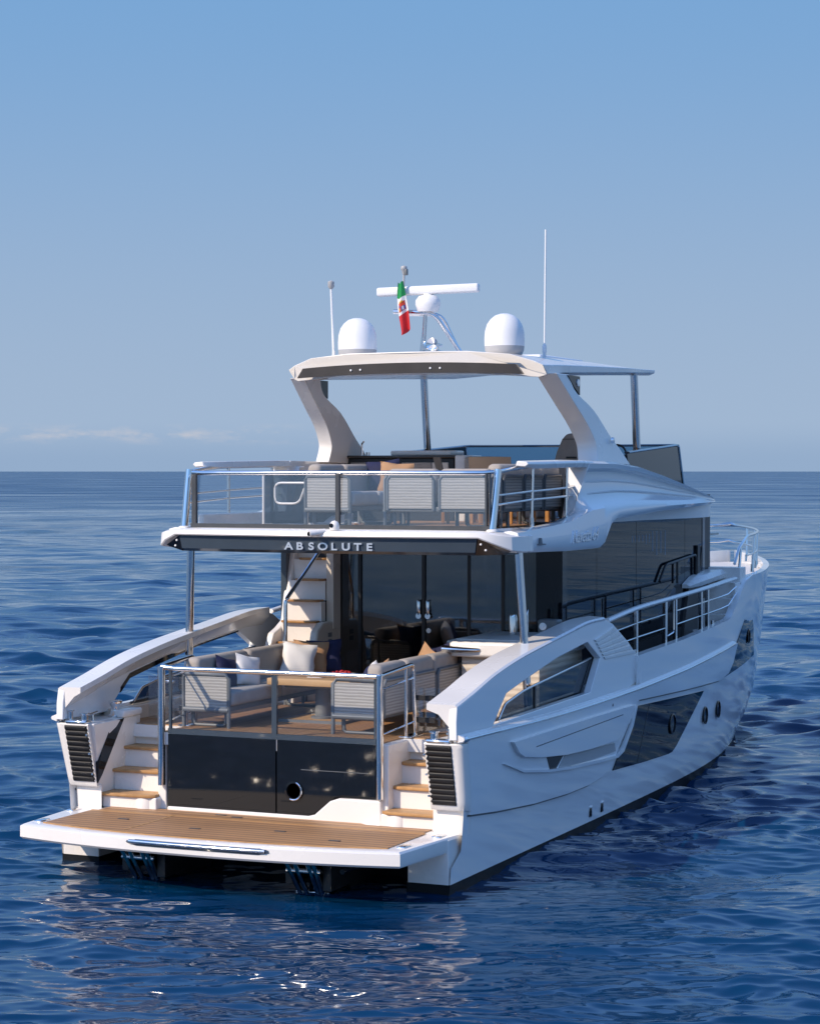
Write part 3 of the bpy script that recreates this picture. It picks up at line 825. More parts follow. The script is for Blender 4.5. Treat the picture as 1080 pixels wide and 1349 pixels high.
    bm = NB(); box(bm, *X(2.45, 2.485), 2.72, 2.76, 1.76, 2.05); tube(bm, [(s * 2.466, 1.5, 1.765), (s * 2.466, 4.4, 1.80)], .018, 6); tube(bm, [(s * 2.466, 4.40, 1.8), (s * 2.466, 4.80, 2.22)], .02, 6)
    P('wing_glass_frame', bm, 'matblack', Yt)
    # coaming inside, under the wing
    bm = NB(); box(bm, *X(2.40, 2.56), 1.0, 6.3, 1.50, 1.735); P('bulwark_coaming', bm, 'cream' if s < 0 else 'gel', Yt, bevel=.02)
    # slim steel posts between cockpit and upper deck
    bm = NB(); tube(bm, [(s * 2.38, 2.80, 1.60), (s * 2.28, 2.70, 3.69)], .055, 12, flat=(.05, .06)); P('overhang_post', bm, 'chrome', Yt, smooth=60)

# cockpit sole and its structure
bm = NB(); prism(bm, [(-1.46, .53), (1.46, .53), (1.46, 1.10), (2.5, 1.10), (2.5, 6.0), (-2.5, 6.0), (-2.5, 1.10), (-1.46, 1.10)], 1.40, SOLE, 'z'); P('cockpit_deck', bm, 'gel', Yt)
teak_sheet('cockpit_teak', [(-1.45, .56), (1.45, .56), (1.45, 1.16), (2.42, 1.16), (2.42, 5.1), (-2.42, 5.1), (-2.42, 1.16), (-1.45, 1.16)], SOLE + .001, 'teakfore')
bm = NB()
for s in (-1, 1): tube(bm, [(s * 1.47, 1.15, SOLE - .008), (s * 2.04, 1.135, SOLE - .008)], .02, 8)
tube(bm, [(-1.45, .545, SOLE + .0), (1.45, .545, SOLE + .0)], .012, 6)
P('cockpit_deck_nosing', bm, 'teakedge', Yt)
for s in (-1, 1):
    bm = NB(); box(bm, min(s * 1.40, s * 1.52), max(s * 1.40, s * 1.52), .55, 1.2, .62, 1.545); P('stair_cheek', bm, 'gel', Yt, bevel=.02)
# black glass transom below the cockpit rail
bm = NB(); box(bm, -1.36, 1.36, .56, .75, .60, 1.5); P('garage_bulkhead', bm, 'matblack', Yt)
for nm, x0, x1 in (('garage_glass_panel', -1.355, .085), ('garage_door', .105, 1.37)):
    bm = NB(); prism(bm, [(x0, .67), (x1 if nm[7] == 'g' else .55, .67)] + ([(x1, 1.535)] if nm[7] == 'g' else [(.85, .90), (.95, .935), (x1, .935), (x1, 1.535)]) + [(x0, 1.535)], .515, .53, 'y')
    d = P(nm, bm, 'black', Yt)
bm = NB()
lathe(bm, [(.115, .0), (.115, -.02), (.09, -.024), (.085, .0), (.001, .004)], (.33, .515, .95), 26, 'y')
P('round_vent', bm, 'black', d)
bm = NB()
rr = [(.33 + .105 * math.cos(a), .49, .95 + .105 * math.sin(a)) for a in lin(-2.0, 1.2, 18)]
tube(bm, rr, .010, 6); P('vent_ring', bm, 'chrome', d)
bm = NB(); box(bm, .42, 1.28, .511, .514, 1.20, 1.206); P('door_trim_line', bm, 'grey', d)
# moulded sill on the platform under the door
bm = NB()
prism(bm, [(-1.36, .60), (1.45, .60), (1.45, .90), (.92, .90), (.80, .86), (.60, .69), (.52, .67), (-1.36, .67)], .49, .62, 'y')
P('door_sill', bm, 'gel', Yt, bevel=.02)

# cockpit balustrade
for s in (-1, 1):
    bm = NB(); tube(bm, [(s * 1.435, .50, .92), (s * 1.435, .50, 2.335)], .04, 10, flat=(.042, .055)); P('balustrade_post', bm, 'chrome', Yt, smooth=60)
bm = NB(); tube(bm, roundpath([(-1.44, .52, 2.335), (-1.30, .52, 2.318), (1.44, .52, 2.318)], .1), .032, 10); P('balustrade_handrail', bm, 'chrome', Yt, smooth=60)
bm = NB(); box(bm, -1.32, 1.36, .525, .537, 1.60, 2.30); P('balustrade_glass', bm, 'railglass', Yt)
bm = NB()
box(bm, -1.345, -1.315, .515, .55, 1.55, 2.31); box(bm, .035, .10, .515, .55, 1.55, 2.31); box(bm, 1.352, 1.375, .515, .55, 1.55, 2.31)
box(bm, -1.36, 1.38, .518, .552, 1.54, 1.60)
P('balustrade_frame', bm, 'slate', Yt)
# side returns of the balustrade : steel hoops and small glass gates
for s in (-1, 1):
    bm = NB()
    tube(bm, roundpath([(s * 1.45, .52, 2.335), (s * 1.47, 1.36, 2.40), (s * 1.48, 1.40, 1.56)], .09), .026, 10)
    P('side_hoop', bm, 'chrome', Yt, smooth=60)
    bm = NB()
    for z in (2.18, 1.66):
        tube(bm, [(s * 1.455, .55, z), (s * 1.475, 1.36, z + .06)], .012, 6)
    tube(bm, [(s * 1.47, 1.15, 1.56), (s * 1.47, 1.15, 2.37)], .022, 8)
    P('hoop_wire', bm, 'chrome', Yt, smooth=60)
    bm = NB(); box(bm, min(s * 1.5, s * 2.16), max(s * 1.5, s * 2.16), 1.42, 1.432, 1.60, 2.12); P('gate_glass', bm, 'glass', Yt)
    bm = NB()
    for z in (1.74, 2.0): box(bm, min(s * 1.48, s * 1.72), max(s * 1.48, s * 1.72), 1.405, 1.447, z - .03, z + .03)
    P('gate_hinge', bm, 'matblack', Yt)
    bm = NB(); rbox(bm, min(s * 1.80, s * 1.95), max(s * 1.80, s * 1.95), 1.40, 1.45, 2.04, 2.075, .012, 2); P('gate_latch', bm, 'chrome', Yt)
    bm = NB(); rbox(bm, min(s * 1.40, s * 1.56), max(s * 1.40, s * 1.56), 1.1, 1.45, 1.557, 1.572, .006, 2); P('hoop_base', bm, 'chrome', Yt)

# ------------------------------------------------------------------ saloon
AB = 5.15                                       # aft bulkhead
bm = NB(); box(bm, -1.9, 1.9, AB, 13.0, 1.40, SOLE); P('saloon_floor', bm, 'deckgrey', Yt)
bm = NB(); box(bm, -1.9, 1.9, AB + .1, 12.8, 3.63, 3.66); P('saloon_ceiling', bm, 'beige', Yt)
bm = NB(); box(bm, -1.90, -1.86, AB + .2, 12.8, 1.5, 3.65); P('side_lining', bm, 'matblack', Yt)
# sliding glass doors
panes = [(-1.50, -1.02), (-1.00, -.06), (-.04, .60), (.64, 1.10), (1.12, 1.60)]
for i, (x0, x1) in enumerate(panes):
    y = AB + (.02 if i in (1, 2) else 0)
    bm = NB(); box(bm, x0, x1, y, y + .012, SOLE + .04, 3.64)
    pn = P('glass_door' if i in (1, 2, 3) else 'glass_pane', bm, 'paneglass' if i == 4 else 'darkglass', Yt)
    if i in (1, 2):
        xh = -.115 if i == 1 else .02
        bm = NB(); rbox(bm, xh - .025, xh + .025, y - .05, y - .01, 2.70, 2.92, .015, 2)
        lathe(bm, [(.04, -.05), (.04, -.02), (.001, -.02)], (xh, y, 2.70), 14, 'y')
        P('door_handle', bm, 'chrome', pn)
        if i == 2:
            bm = NB(); lathe(bm, [(.035, -.012), (.035, 0), (.001, 0)], (xh, y, 2.50), 14, 'y'); P('door_lock', bm, 'signsilver', pn)
bm = NB()
for x in (-1.01, -.05, .62, 1.11): box(bm, x - .022, x + .022, AB - .01, AB + .045, SOLE, 3.66)
box(bm, -1.66, -1.49, AB - .05, AB + .2, SOLE, 3.66)
box(bm, -1.5, 1.62, AB - .01, AB + .05, SOLE, SOLE + .05); box(bm, -1.5, 1.62, AB - .01, AB + .05, 3.60, 3.66)
P('door_frame', bm, 'matblack', Yt)
bm = NB(); box(bm, 1.60, 1.975, AB - .06, AB + .14, 1.5, 4.0); P('corner_pillar', bm, 'black', Yt, bevel=.01)
# side glazing and its black frame, both sides
for s in (1, -1):
    tops = [(5.3, 3.75), (5.75, 4.05), (6.0, 4.3), (12.2, 4.32)]
    edges = [5.29, 6.55, 8.3, 10.72, 11.65]
    bm = NB()
    prism(bm, [(5.15, 1.6), (12.2, 1.75), (12.2, 4.3), (5.6, 4.25), (5.15, 3.7)], s * 1.90, s * 1.925, 'x'); P('saloon_side_backing', bm, 'matblack', Yt)
    for a, b in zip(edges, edges[1:]):
        bm = NB(); za, zb = 2.02 + (a - 5) * .05, 2.02 + (b - 5) * .05
        prism(bm, [(a, za), (b - .014, zb), (b - .014, lerp(tops, b)), ((a + b) / 2, lerp(tops, (a + b) / 2)), (a, lerp(tops, a))], s * 1.94, s * 1.952, 'x'); P('saloon_side_window', bm, 'hullglass', Yt)
    bm = NB(); prism(bm, [(5.2, 1.5), (12.3, 1.7), (12.3, 2.36), (5.2, 2.01)], s * 1.80, s * 1.965, 'x'); P('deckhouse_side', bm, 'matblack', Yt)
    bm = NB(); box(bm, min(s * 1.80, s * 1.96), max(s * 1.80, s * 1.96), 11.66, 11.80, 1.8, 4.28); P('house_pillar', bm, 'slate', Yt)
    bm = NB(); box(bm, min(s * 1.90, s * 1.915), max(s * 1.90, s * 1.915), 11.80, 12.25, 2.95, 4.2); P('wheelhouse_glass', bm, 'windglass', Yt)
bm = NB(); prism(bm, [(-1.9, 12.2), (1.9, 12.2), (1.5, 13.3), (-1.5, 13.3)], 2.7, 2.95, 'z'); P('foredeck_house', bm, 'gel', Yt, bevel=.06)
# motif of small bright strokes on the starboard side glass
bm = NB()
mot = [(8.10, .10), (8.24, .10), (8.40, .10), (8.58, .10), (8.74, .14), (8.90, .12), (9.06, .32), (9.26, .38), (9.46, .36), (9.68, .40)]
for y, h in mot: box(bm, 1.950, 1.9545, y, y + .022, (3.74 if h < .2 else 3.80) - h, (3.74 if h < .2 else 3.78))
P('window_motif', bm, 'motif', Yt)
# fixtures inside the saloon, seen through the glass
sg = thing('saloon_sofa', 'cream sofa seen through the glass doors inside the saloon', 'sofa', (-.2, 7.2, SOLE))
bm = NB(); rbox(bm, -.6, 1.4, 0, .8, .0, .42, .06); P('seat', bm, 'beige', sg)
bm = NB(); rbox(bm, -.6, 1.4, .62, .9, .35, .95, .08); P('backrest', bm, 'beige', sg)
sg = thing('dark_armchair', 'dark rounded armchair just behind the glass doors', 'armchair', (-.75, 5.55, SOLE))
bm = NB(); rbox(bm, -.05, .75, 0, .75, .05, .45, .08); P('seat', bm, 'darkfab', sg)
bm = NB(); rbox(bm, -.15, .85, .0, .22, .1, .95, .09); P('backrest', bm, 'darkfab', sg)
dc = thing('saloon_chair', 'cream dining chair standing beyond the glass doors', 'chair', (.35, 8.6, SOLE))
bm = NB(); rbox(bm, -.25, .25, -.25, .25, .42, .52, .03); P('seat', bm, 'beige', dc)
bm = NB(); rbox(bm, -.25, .25, .20, .28, .50, 1.6, .03); P('backrest', bm, 'beige', dc)
bm = NB()
for a in (-.2, .2):
    for b in (-.2, .2): tube(bm, [(a, b, 0), (a, b, .43)], .02, 6)
P('leg_set', bm, 'dgrey', dc)
bm = NB()
loft(bm, [[(x, 11.2 + .06 * math.sin(x * 22), z) for x in lin(-1.5, -.2, 70)] for z in (1.7, 3.6)], closed=False)
P('curtain', bm, 'beige', Yt)
bm = NB()
loft(bm, [[(x, 5.9 + .04 * math.sin(x * 40), z) for x in lin(.72, 1.86, 60)] for z in (1.6, 3.6)], closed=False)
P('curtain', bm, 'beige', Yt)

# ------------------------------------------------------------------ stair from the cockpit to the upper deck
bm = NB()
prism(bm, [(4.22, SOLE), (4.30, 2.25), (4.42, 2.46), (4.60, 2.52), (4.80, 2.62), (5.06, 3.66), (5.14, 3.66), (5.14, SOLE)], -2.06, -1.955, 'x')
P('stair_stringer', bm, 'gel', Yt, bevel=.025, seg=3)
bm = NB()
prism(bm, [(4.32, SOLE), (4.34, 2.20), (4.44, 2.50), (4.62, 2.60), (5.12, 2.62), (5.12, SOLE)], -1.42, -1.30, 'x')
P('stair_side_box', bm, 'cream', Yt, bevel=.03, seg=3)
bm = NB(); box(bm, -1.40, -1.29, 4.9, 5.13, 2.5, 3.66); P('stair_bulkhead', bm, 'cream', Yt, bevel=.01)
bm = NB(); box(bm, -1.30, -1.295, 4.45, 4.98, 1.6, 2.15); P('stair_box_door', bm, 'gel', Yt, bevel=.005)
bm = NB(); box(bm, -1.30, -1.294, 4.75, 4.86, 2.40, 2.46); box(bm, -1.30, -1.294, 4.75, 4.86, 2.31, 2.37); P('switch_plate', bm, 'grey', Yt)
for k in range(6):
    z = 2.06 + .283 * k; y = 4.36 + .125 * k
    bm = NB(); box(bm, -1.96, -1.41, y + .03, y + .16, z - .30, z - .03); P('stair_riser', bm, 'gel', Yt)
    bm = NB(); x0 = -1.95 if k < 4 else -1.86
    prism(bm, [(x0, y), (x0 + .06, y - .045), (-1.47, y - .045), (-1.42, y), (-1.42, y + .13), (x0, y + .13)], z - .032, z, 'z'); P('stair_tread', bm, 'stairteak', Yt, bevel=.008)
bm = NB()
prism(bm, [(4.0, SOLE), (4.0, 1.80), (4.4, 1.80), (4.4, SOLE)], -1.95, -1.45, 'x'); P('stair_base', bm, 'gel', Yt, bevel=.02)
bm = NB(); box(bm, -2.10, -2.02, 4.9, 5.15, 1.55, 3.66); P('deck_pillar', bm, 'slate', Yt)
bm = NB(); box(bm, -2.0, -1.3, 5.12, 5.14, 1.55, 3.66); P('stair_back', bm, 'cream', Yt)
bm = NB(); tube(bm, roundpath([(-1.62, 4.10, 1.56), (-1.62, 4.10, 2.93), (-1.42, 4.75, 3.60)], .06), .028, 10); P('stair_handrail', bm, 'chrome', Yt, smooth=60)
bm = NB(); tube(bm, roundpath([(-1.66, 3.95, 2.28), (-1.30, 3.95, 2.28), (-1.28, 3.95, 1.56)], .08), .02, 8); P('low_stair_rail', bm, 'grey', Yt, smooth=60)

# ------------------------------------------------------------------ cockpit wet bar to starboard
bm = NB(); prism(bm, [(1.26, 3.36), (2.30, 3.36), (2.30, 4.95), (1.26, 4.95)], SOLE, 2.34, 'z'); P('bar_cabinet', bm, 'silt', Yt)
bm = NB(); prism(bm, [(1.02, 3.42), (1.16, 3.22), (2.34, 3.22), (2.34, 5.0), (1.02, 5.0)], 2.335, 2.53, 'z'); P('bar_top', bm, 'gel', Yt, bevel=.045, seg=3)
bm = NB(); prism(bm, [(1.12, 3.5), (2.26, 3.5), (2.26, 4.9), (1.12, 4.9)], 2.53, 2.545, 'z'); P('bar_worktop', bm, 'deckgrey', Yt, bevel=.004)
bm = NB(); a, b = Vector((1.10, 3.22, 2.43)), Vector((1.55, 3.22, 2.43)); tube(bm, [a, a + Vector((-.03, -.03, 0)), b + Vector((-.03, -.03, 0)), b], .025, 8); P('bar_handle', bm, 'chrome', Yt, smooth=60)
bm = NB(); lathe(bm, [(.055, 0), (.055, .22), (.045, .26), (.001, .26)], (1.55, 4.4, 2.545), 16); P('bar_canister', bm, 'chrome', Yt, smooth=50)
bm = NB(); prism(bm, [(4.32, 2.545), (4.42, 2.545), (4.42, 2.90), (4.32, 2.80)], 1.66, 1.76, 'x'); P('bar_tap', bm, 'chrome', Yt, bevel=.02)
bm = NB(); rbox(bm, 1.92, 2.20, 4.3, 4.5, 2.545, 2.76, .03); P('bar_grill', bm, 'grey', Yt)
bm = NB(); lathe(bm, [(.05, -.012), (.05, 0), (.001, 0)], (2.0, 4.3, 2.67), 16, 'y'); P('grill_dial', bm, 'chrome', Yt)

# ------------------------------------------------------------------ upper deck
FD = 3.955
def fx(y): return 2.42 if y < 9.6 else 2.42 * max(0.03, 1 - ((y - 9.6) / 4.3) ** 3)
zb_t = [(2.4, 3.69), (4.2, 3.655), (5.5, 3.655), (5.80, 3.92), (6.1, 4.02), (8, 4.10), (10.7, 4.16), (14, 4.17)]
zc_t = [(2.4, 4.78), (4.75, 4.81), (6.2, 4.80), (7.3, 4.74), (8.4, 4.62), (9.5, 4.46), (10.4, 4.32), (11.3, 4.24), (14, 4.21)]
zrg = [(2.4, 3.93), (4.2, 4.02), (5.1, 4.16), (6.5, 4.22), (10.2, 4.22), (14, 4.20)]
def flysec(y, s):
    x, zb, zc, zr = fx(y), lerp(zb_t, y), lerp(zc_t, y), lerp(zrg, y)
    r = sm(4.86, 5.14, y)
    dk = FD + .002
    zr = min(zr, zc - .01)
    h = zc - zr
    def mix(a, b): return (a[0] + (b[0] - a[0]) * r, a[1] + (b[1] - a[1]) * r)
    k = min(1, h / .4)
    flat = [(x - .10, min(zr + .02, zr + .02)), (x - .14, zr + .02), (x - .17, zr + .015), (x - .2, zr + .01), (x - .24, zr), (x - .30, dk + .02), (x - .34, dk), (x - .38, dk), (x - .42, dk)]
    full = [(x - .08 * k, zr + .05 * k), (x - .17 * k, zr + h * .30), (x - .20 * k, zr + h * .55), (x - .18 * k, zr + h * .78), (x - .09 * k, zr + h * .85), (x - .07 * k, zr + h * .95), (x - .12 * k, zc), (x - .30 * k - .05, zc + .01), (x - .36 * k - .06, dk)]
    up = [mix(a, b) for a, b in zip(flat, full)]
    pts = [(x - .30, zb + .01), (x - .04, zb), (x, zb + .05), (x + .005, zb + (zr - zb) * .6), (x - .02, zr)] + up
    pts += [(x - .60, FD - .08 if True else 0), (x - .62, zb + .02)]
    return [(s * max(0.02, px), y, pz) for px, pz in pts]
ysf = lin(2.35, 4.8, 12) + lin(4.86, 5.2, 12) + lin(5.3, 5.75, 5) + [5.80, 5.95, 6.1] + lin(6.4, 13.3, 40)
for s in (1, -1):
    bm = NB(); loft(bm, [flysec(y, s) for y in ysf]); P('flybridge_side', bm, 'hull', Yt, smooth=42)
    # three long feature lines on the hollow side
    for t0, dx in ((.30, .165), (.55, .19)):
        bm = NB(); rr = []
        for y in lin(5.3, 10.0, 40):
            x, zc, zr = fx(y), lerp(zc_t, y), min(lerp(zrg, y), lerp(zc_t, y) - .01); h = zc - zr; k = min(1, h / .4)
            z = zr + h * t0; e = .022 * math.sin(math.pi * (y - 5.3) / 4.7) ** .5
            rr.append([(s * (x - dx * k - .02), y, z + .03), (s * (x - dx * k + e), y, z + .012), (s * (x - dx * k - .03), y, z - .03)])
        loft(bm, rr); P('side_feature_line', bm, 'hull', Yt, smooth=30)
    # coaming wing reaching aft over the open rail
    bm = NB(); rr = []
    for y in lin(2.86, 5.3, 16):
        t = sm(2.86, 3.15, y); z = lerp(zc_t, y) - .01
        w_ = .10 + .12 * t; hh = .05 + .03 * t
        rr.append([(s * (2.30 + .02 * t), y, z - hh), (s * 2.345, y, z - .02), (s * 2.32, y, z + .012), (s * (2.30 - w_), y, z + .022), (s * (2.28 - w_), y, z - hh * .8)])
    loft(bm, rr); P('coaming_wing', bm, 'gel', Yt, smooth=40, bevel=.012)
    # aft end moulding of the coaming
    bm = NB(); prism(bm, [(4.95, 3.99), (5.12, 3.99), (5.45, 4.74), (5.28, 4.74)], s * 2.0, s * 2.16, 'x'); P('coaming_end', bm, 'gel', Yt, bevel=.02)
# deck slab, soffit and teak
bm = NB()
dk = [(-2.02, 2.1), (-1.0, 1.97), (0, 1.92), (1.0, 1.97), (2.02, 2.1), (2.1, 2.4), (2.1, 5.3), (1.86, 5.4), (1.86, 9.6), (1.5, 12.2), (-1.5, 12.2), (-1.86, 9.6), (-1.86, 5.4), (-2.1, 5.2), (-1.05, 5.2), (-1.05, 3.7), (-1.98, 3.7), (-1.98, 5.18), (-2.1, 5.18), (-2.1, 2.4)]
prism(bm, dk, 3.70, FD - .005, 'z'); P('upper_deck', bm, 'deckgrey', Yt)
teak_sheet('upper_deck_teak', [(-1.9, 2.35), (2.0, 2.35), (2.0, 9.0), (-1.0, 9.0), (-1.0, 3.6), (-1.9, 3.6)], FD, 'teakfore', .006)
bm = NB(); prism(bm, [(-2.05, 2.10), (2.05, 2.10), (2.30, 2.5), (2.30, 5.1), (-1.35, 5.1), (-1.35, 4.2), (-2.30, 4.2), (-2.30, 2.5)], 3.664, 3.694, 'z'); P('soffit', bm, 'slate', Yt)
# white aft edge of the upper deck, bending round both corners
edge = [(-2.44, 2.75, 3.69, 3.90), (-2.44, 2.45, 3.69, 3.90), (-2.40, 2.16, 3.715, 3.90), (-2.25, 2.00, 3.79, 3.925), (-2.06, 1.92, 3.868, 3.945)]
edge += [(x, 1.92 - .16 * (1 - (x / 2.06) ** 2), 3.868, 3.945) for x in lin(-1.8, 1.8, 15)]
edge += [(-x, y, a, b) for x, y, a, b in edge[4::-1]]
bm = NB(); rr = []
for x, y, a, b in edge:
    n = Vector((x * .35, y - 3.2)).normalized()
    rr.append([(x - n.x * .25, y - n.y * .25, a + .02), (x, y, a), (x + n.x * .015, y + n.y * .015, a + .015), (x + n.x * .0, y + n.y * .0, b - .015), (x - n.x * .03, y - n.y * .03, b), (x - n.x * .42, y - n.y * .42, FD + .001 + max(0, b - 3.94))])
loft(bm, rr); P('deck_edge', bm, 'gel', Yt, smooth=30)
# glossy fascia under it, with the yard's letters
def fasc(x): return 1.965 - .15 * (1 - (x / 2.06) ** 2)
bm = NB(); loft(bm, [[(x, fasc(x), 3.872), (x * .985, fasc(x) + .02, 3.70), (x * .98, fasc(x) + .06, 3.665), (x * .98, fasc(x) + .3, 3.665), (x, fasc(x) + .3, 3.872)] for x in lin(-2.03, 2.03, 25)])
P('stern_fascia', bm, 'slate', Yt, smooth=25)
for s in (-1, 1):
    bm = NB()
    a = [(s * 2.035, 1.985, 3.87), (s * 2.00, 2.0, 3.665), (s * 2.22, 2.35, 3.665), (s * 2.37, 2.20, 3.73), (s * 2.24, 2.03, 3.80)]
    loft(bm, [a, [(p[0], p[1] + .15, p[2] + .0) for p in a]]); P('fascia_corner', bm, 'matblack' if s < 0 else 'bronze', Yt)
    for (px, py, pz) in ((2.075, 2.0, 3.80), (2.12, 2.045, 3.73)):
        bm = NB(); lathe(bm, [(.014, -.03), (.012, -.045), (.001, -.047)], (s * px, py + .015, pz), 10, 'y'); P('corner_spot', bm, 'lamp', Yt)

def letters(name, body, size, m, mtx, parent, extrude=.012, shear=0.0, spacing=1.0):
    cu = bpy.data.curves.new(name, 'FONT'); cu.body = body; cu.size = size; cu.extrude = extrude
    cu.shear = shear; cu.space_character = spacing; cu.offset = 0.0014 if shear else 0.0042
    o = bpy.data.objects.new(name, cu); C.objects.link(o)
    bpy.context.view_layer.update()
    me = bpy.data.meshes.new_from_object(o.evaluated_get(bpy.context.evaluated_depsgraph_get()))
    C.objects.unlink(o); bpy.data.objects.remove(o)
    t = bmesh.new(); t.from_mesh(me); bpy.data.meshes.remove(me)
    xs_ = [v.co.x for v in t.verts]
    bmesh.ops.transform(t, matrix=mtx @ Matrix.Translation((-(min(xs_) + max(xs_)) / 2, 0, 0)), verts=t.verts[:])
    return P(name, t, m, parent, smooth=0)
# a letter's x runs to starboard, its y up, its face aft
face_aft = Matrix(((1, 0, 0, 0), (0, 0, -1, 0), (0, 1, 0, 0), (0, 0, 0, 1)))
word, x0, x1 = 'ABSOLUTE', -.40, .69
for i, ch in enumerate(word):
    x = x0 + (x1 - x0) * i / (len(word) - 1)
    letters('builder_letter', ch, .155, 'signsilver', Matrix.Translation((x, fasc(x) - .004, 3.712)) @ face_aft @ Matrix.Diagonal((1.08, .80, 1, 1)), Yt, .010)
face_stbd = Matrix(((0, 0, 1, 0), (1, 0, 0, 0), (0, 1, 0, 0), (0, 0, 0, 1)))
letters('model_lettering', 'Navetta 64', .235, 'signsilver', Matrix.Translation((2.432, 4.72, 3.765)) @ Matrix.Rotation(R(1.5), 4, 'X') @ face_stbd, Yt, .008, shear=.35, spacing=.95)
# two small cameras on the aft edge and an eye on the side
for (x, y, z, nm) in ((.04, 1.72, 3.925, 'mooring_camera'), (.20, 1.86, 4.01, 'dome_camera')):
    bm = NB()
    if nm == 'mooring_camera':
        tube(bm, [(x - .07, y - .09, z - .015), (x + .06, y + .08, z + .01)], .038, 12); lathe(bm, [(.03, 0), (.02, .05), (.001, .05)], (x + .03, y + .05, z - .05), 10)
    else: lathe(bm, [(.055, -.06), (.062, -.02), (.058, .02), (.035, .05), (.001, .06)], (x, y, z), 16)
    cmo = P(nm, bm, 'gel', Yt, smooth=60)
    bm = NB(); lathe(bm, [(.028, -.004), (.026, -.012), (.001, -.014)], (x - .07 if nm[0] == 'm' else x - .015, y - .09 if nm[0] == 'm' else y - .055, z - .015 if nm[0] == 'm' else z), 12, 'y'); P('camera_lens', bm, 'black', cmo)
bm = NB(); rbox(bm, 2.40, 2.47, 2.95, 3.15, 3.765, 3.78, .005, 1); lathe(bm, [(.03, 0), (.022, .07), (.001, .075)], (2.44, 3.02, 3.78), 10); P('side_camera', bm, 'grey', Yt, smooth=50)

# upper deck rails
for s in (-1, 1):
    bm = NB(); tube(bm, [(s * 2.115, 2.24, 3.93), (s * 2.13, 2.40, 4.69)], .05, 10, flat=(.045, .055)); P('corner_post', bm, 'chrome', Yt, smooth=60)
    bm = NB(); lathe(bm, [(.075, 0), (.07, .02), (.05, .03), (.001, .03)], (s * 2.115, 2.24, 3.945), 14); P('post_base', bm, 'gel', Yt)
    bm = NB(); tube(bm, roundpath([(s * 2.125, 2.40, 4.665), (s * 2.15, 2.75, 4.70), (s * 2.17, 3.3, 4.735), (s * 2.2, 4.9, 4.755)], .2), .028, 8); P('side_handrail', bm, 'chrome', Yt, smooth=60)
    bm = NB()
    tube(bm, [(s * 2.125, 2.36, 4.38), (s * 2.15, 3.45, 4.42), (s * 2.16, 4.72, 4.455), (s * 2.14, 5.25, 4.49), (s * 2.14, 5.2, 4.36), (s * 2.16, 4.72, 4.345), (s * 2.15, 3.45, 4.315), (s * 2.125, 2.33, 4.265)], .016, 8)
    P('side_rail_bars', bm, 'chrome', Yt, smooth=60)
    for y in (3.48, 4.73):
        bm = NB(); tube(bm, [(s * 2.15, y, 4.0), (s * 2.16, y + .02, 4.75)], .022, 8); lathe(bm, [(.032, 0), (.032, .12), (.001, .12)], (s * 2.15, y, 3.97), 10); P('rail_stanchion', bm, 'chrome', Yt, smooth=60)
bm = NB(); tube(bm, [(-2.02, 2.30, 4.655)] + [(x, 2.26 - .05 * (1 - (x / 2) ** 2), 4.65) for x in lin(-1.9, 2.0, 15)] + [(2.10, 2.33, 4.66)], .03, 10); P('stern_handrail', bm, 'chrome', Yt, smooth=60)
bm = NB(); loft(bm, [[(x, 2.22 + dy - .05 * (1 - (x / 2) ** 2) + (z - 4) * .06, z) for z, dy in ((4.0, 0), (4.63, 0), (4.63, .012), (4.0, .012))] for x in lin(-1.96, 2.06, 15)]); P('stern_glass', bm, 'glass', Yt)
bm = NB()
loft(bm, [[(x, 2.20 + dy - .05 * (1 - (x / 2) ** 2), z) for z, dy in ((3.955, 0), (4.01, 0), (4.01, .045), (3.955, .045))] for x in lin(-2.0, 2.09, 15)])
for x0, x1 in ((-1.985, -1.925), (.07, .12), (2.04, 2.06), (2.085, 2.10)):
    yy = 2.20 - .05 * (1 - (x0 / 2) ** 2)
    box(bm, x0, x1, yy, yy + .05, 3.96, 4.64)
P('stern_glass_frame', bm, 'dgrey', Yt)
# stairwell guard on the port side : smoked panel with a tubular hoop
bm = NB(); box(bm, -1.52, -.88, 3.30, 3.312, 3.99, 4.64); P('stairwell_screen', bm, 'smoke', Yt)
bm = NB(); tube(bm, roundpath([(-1.53, 3.30, 3.96), (-1.53, 3.30, 4.66), (-.88, 3.30, 4.66)], .07), .018, 8)
tube(bm, roundpath([(-.90, 3.24, 4.52), (-1.33, 3.24, 4.52), (-1.33, 3.24, 4.25), (-.98, 3.24, 4.25), (-.90, 3.24, 4.45)], .09), .016, 8); tube(bm, [(-.88, 3.28, 3.97), (-.88, 3.28, 4.68)], .018, 8)
P('stairwell_rail', bm, 'gel', Yt, smooth=60)
bm = NB(); prism(bm, [(-1.98, 2.5), (-1.98, 5.0), (-2.04, 5.0), (-2.06, 2.5)], 3.96, 4.12, 'z'); P('side_coaming', bm, 'gel', Yt, bevel=.02)

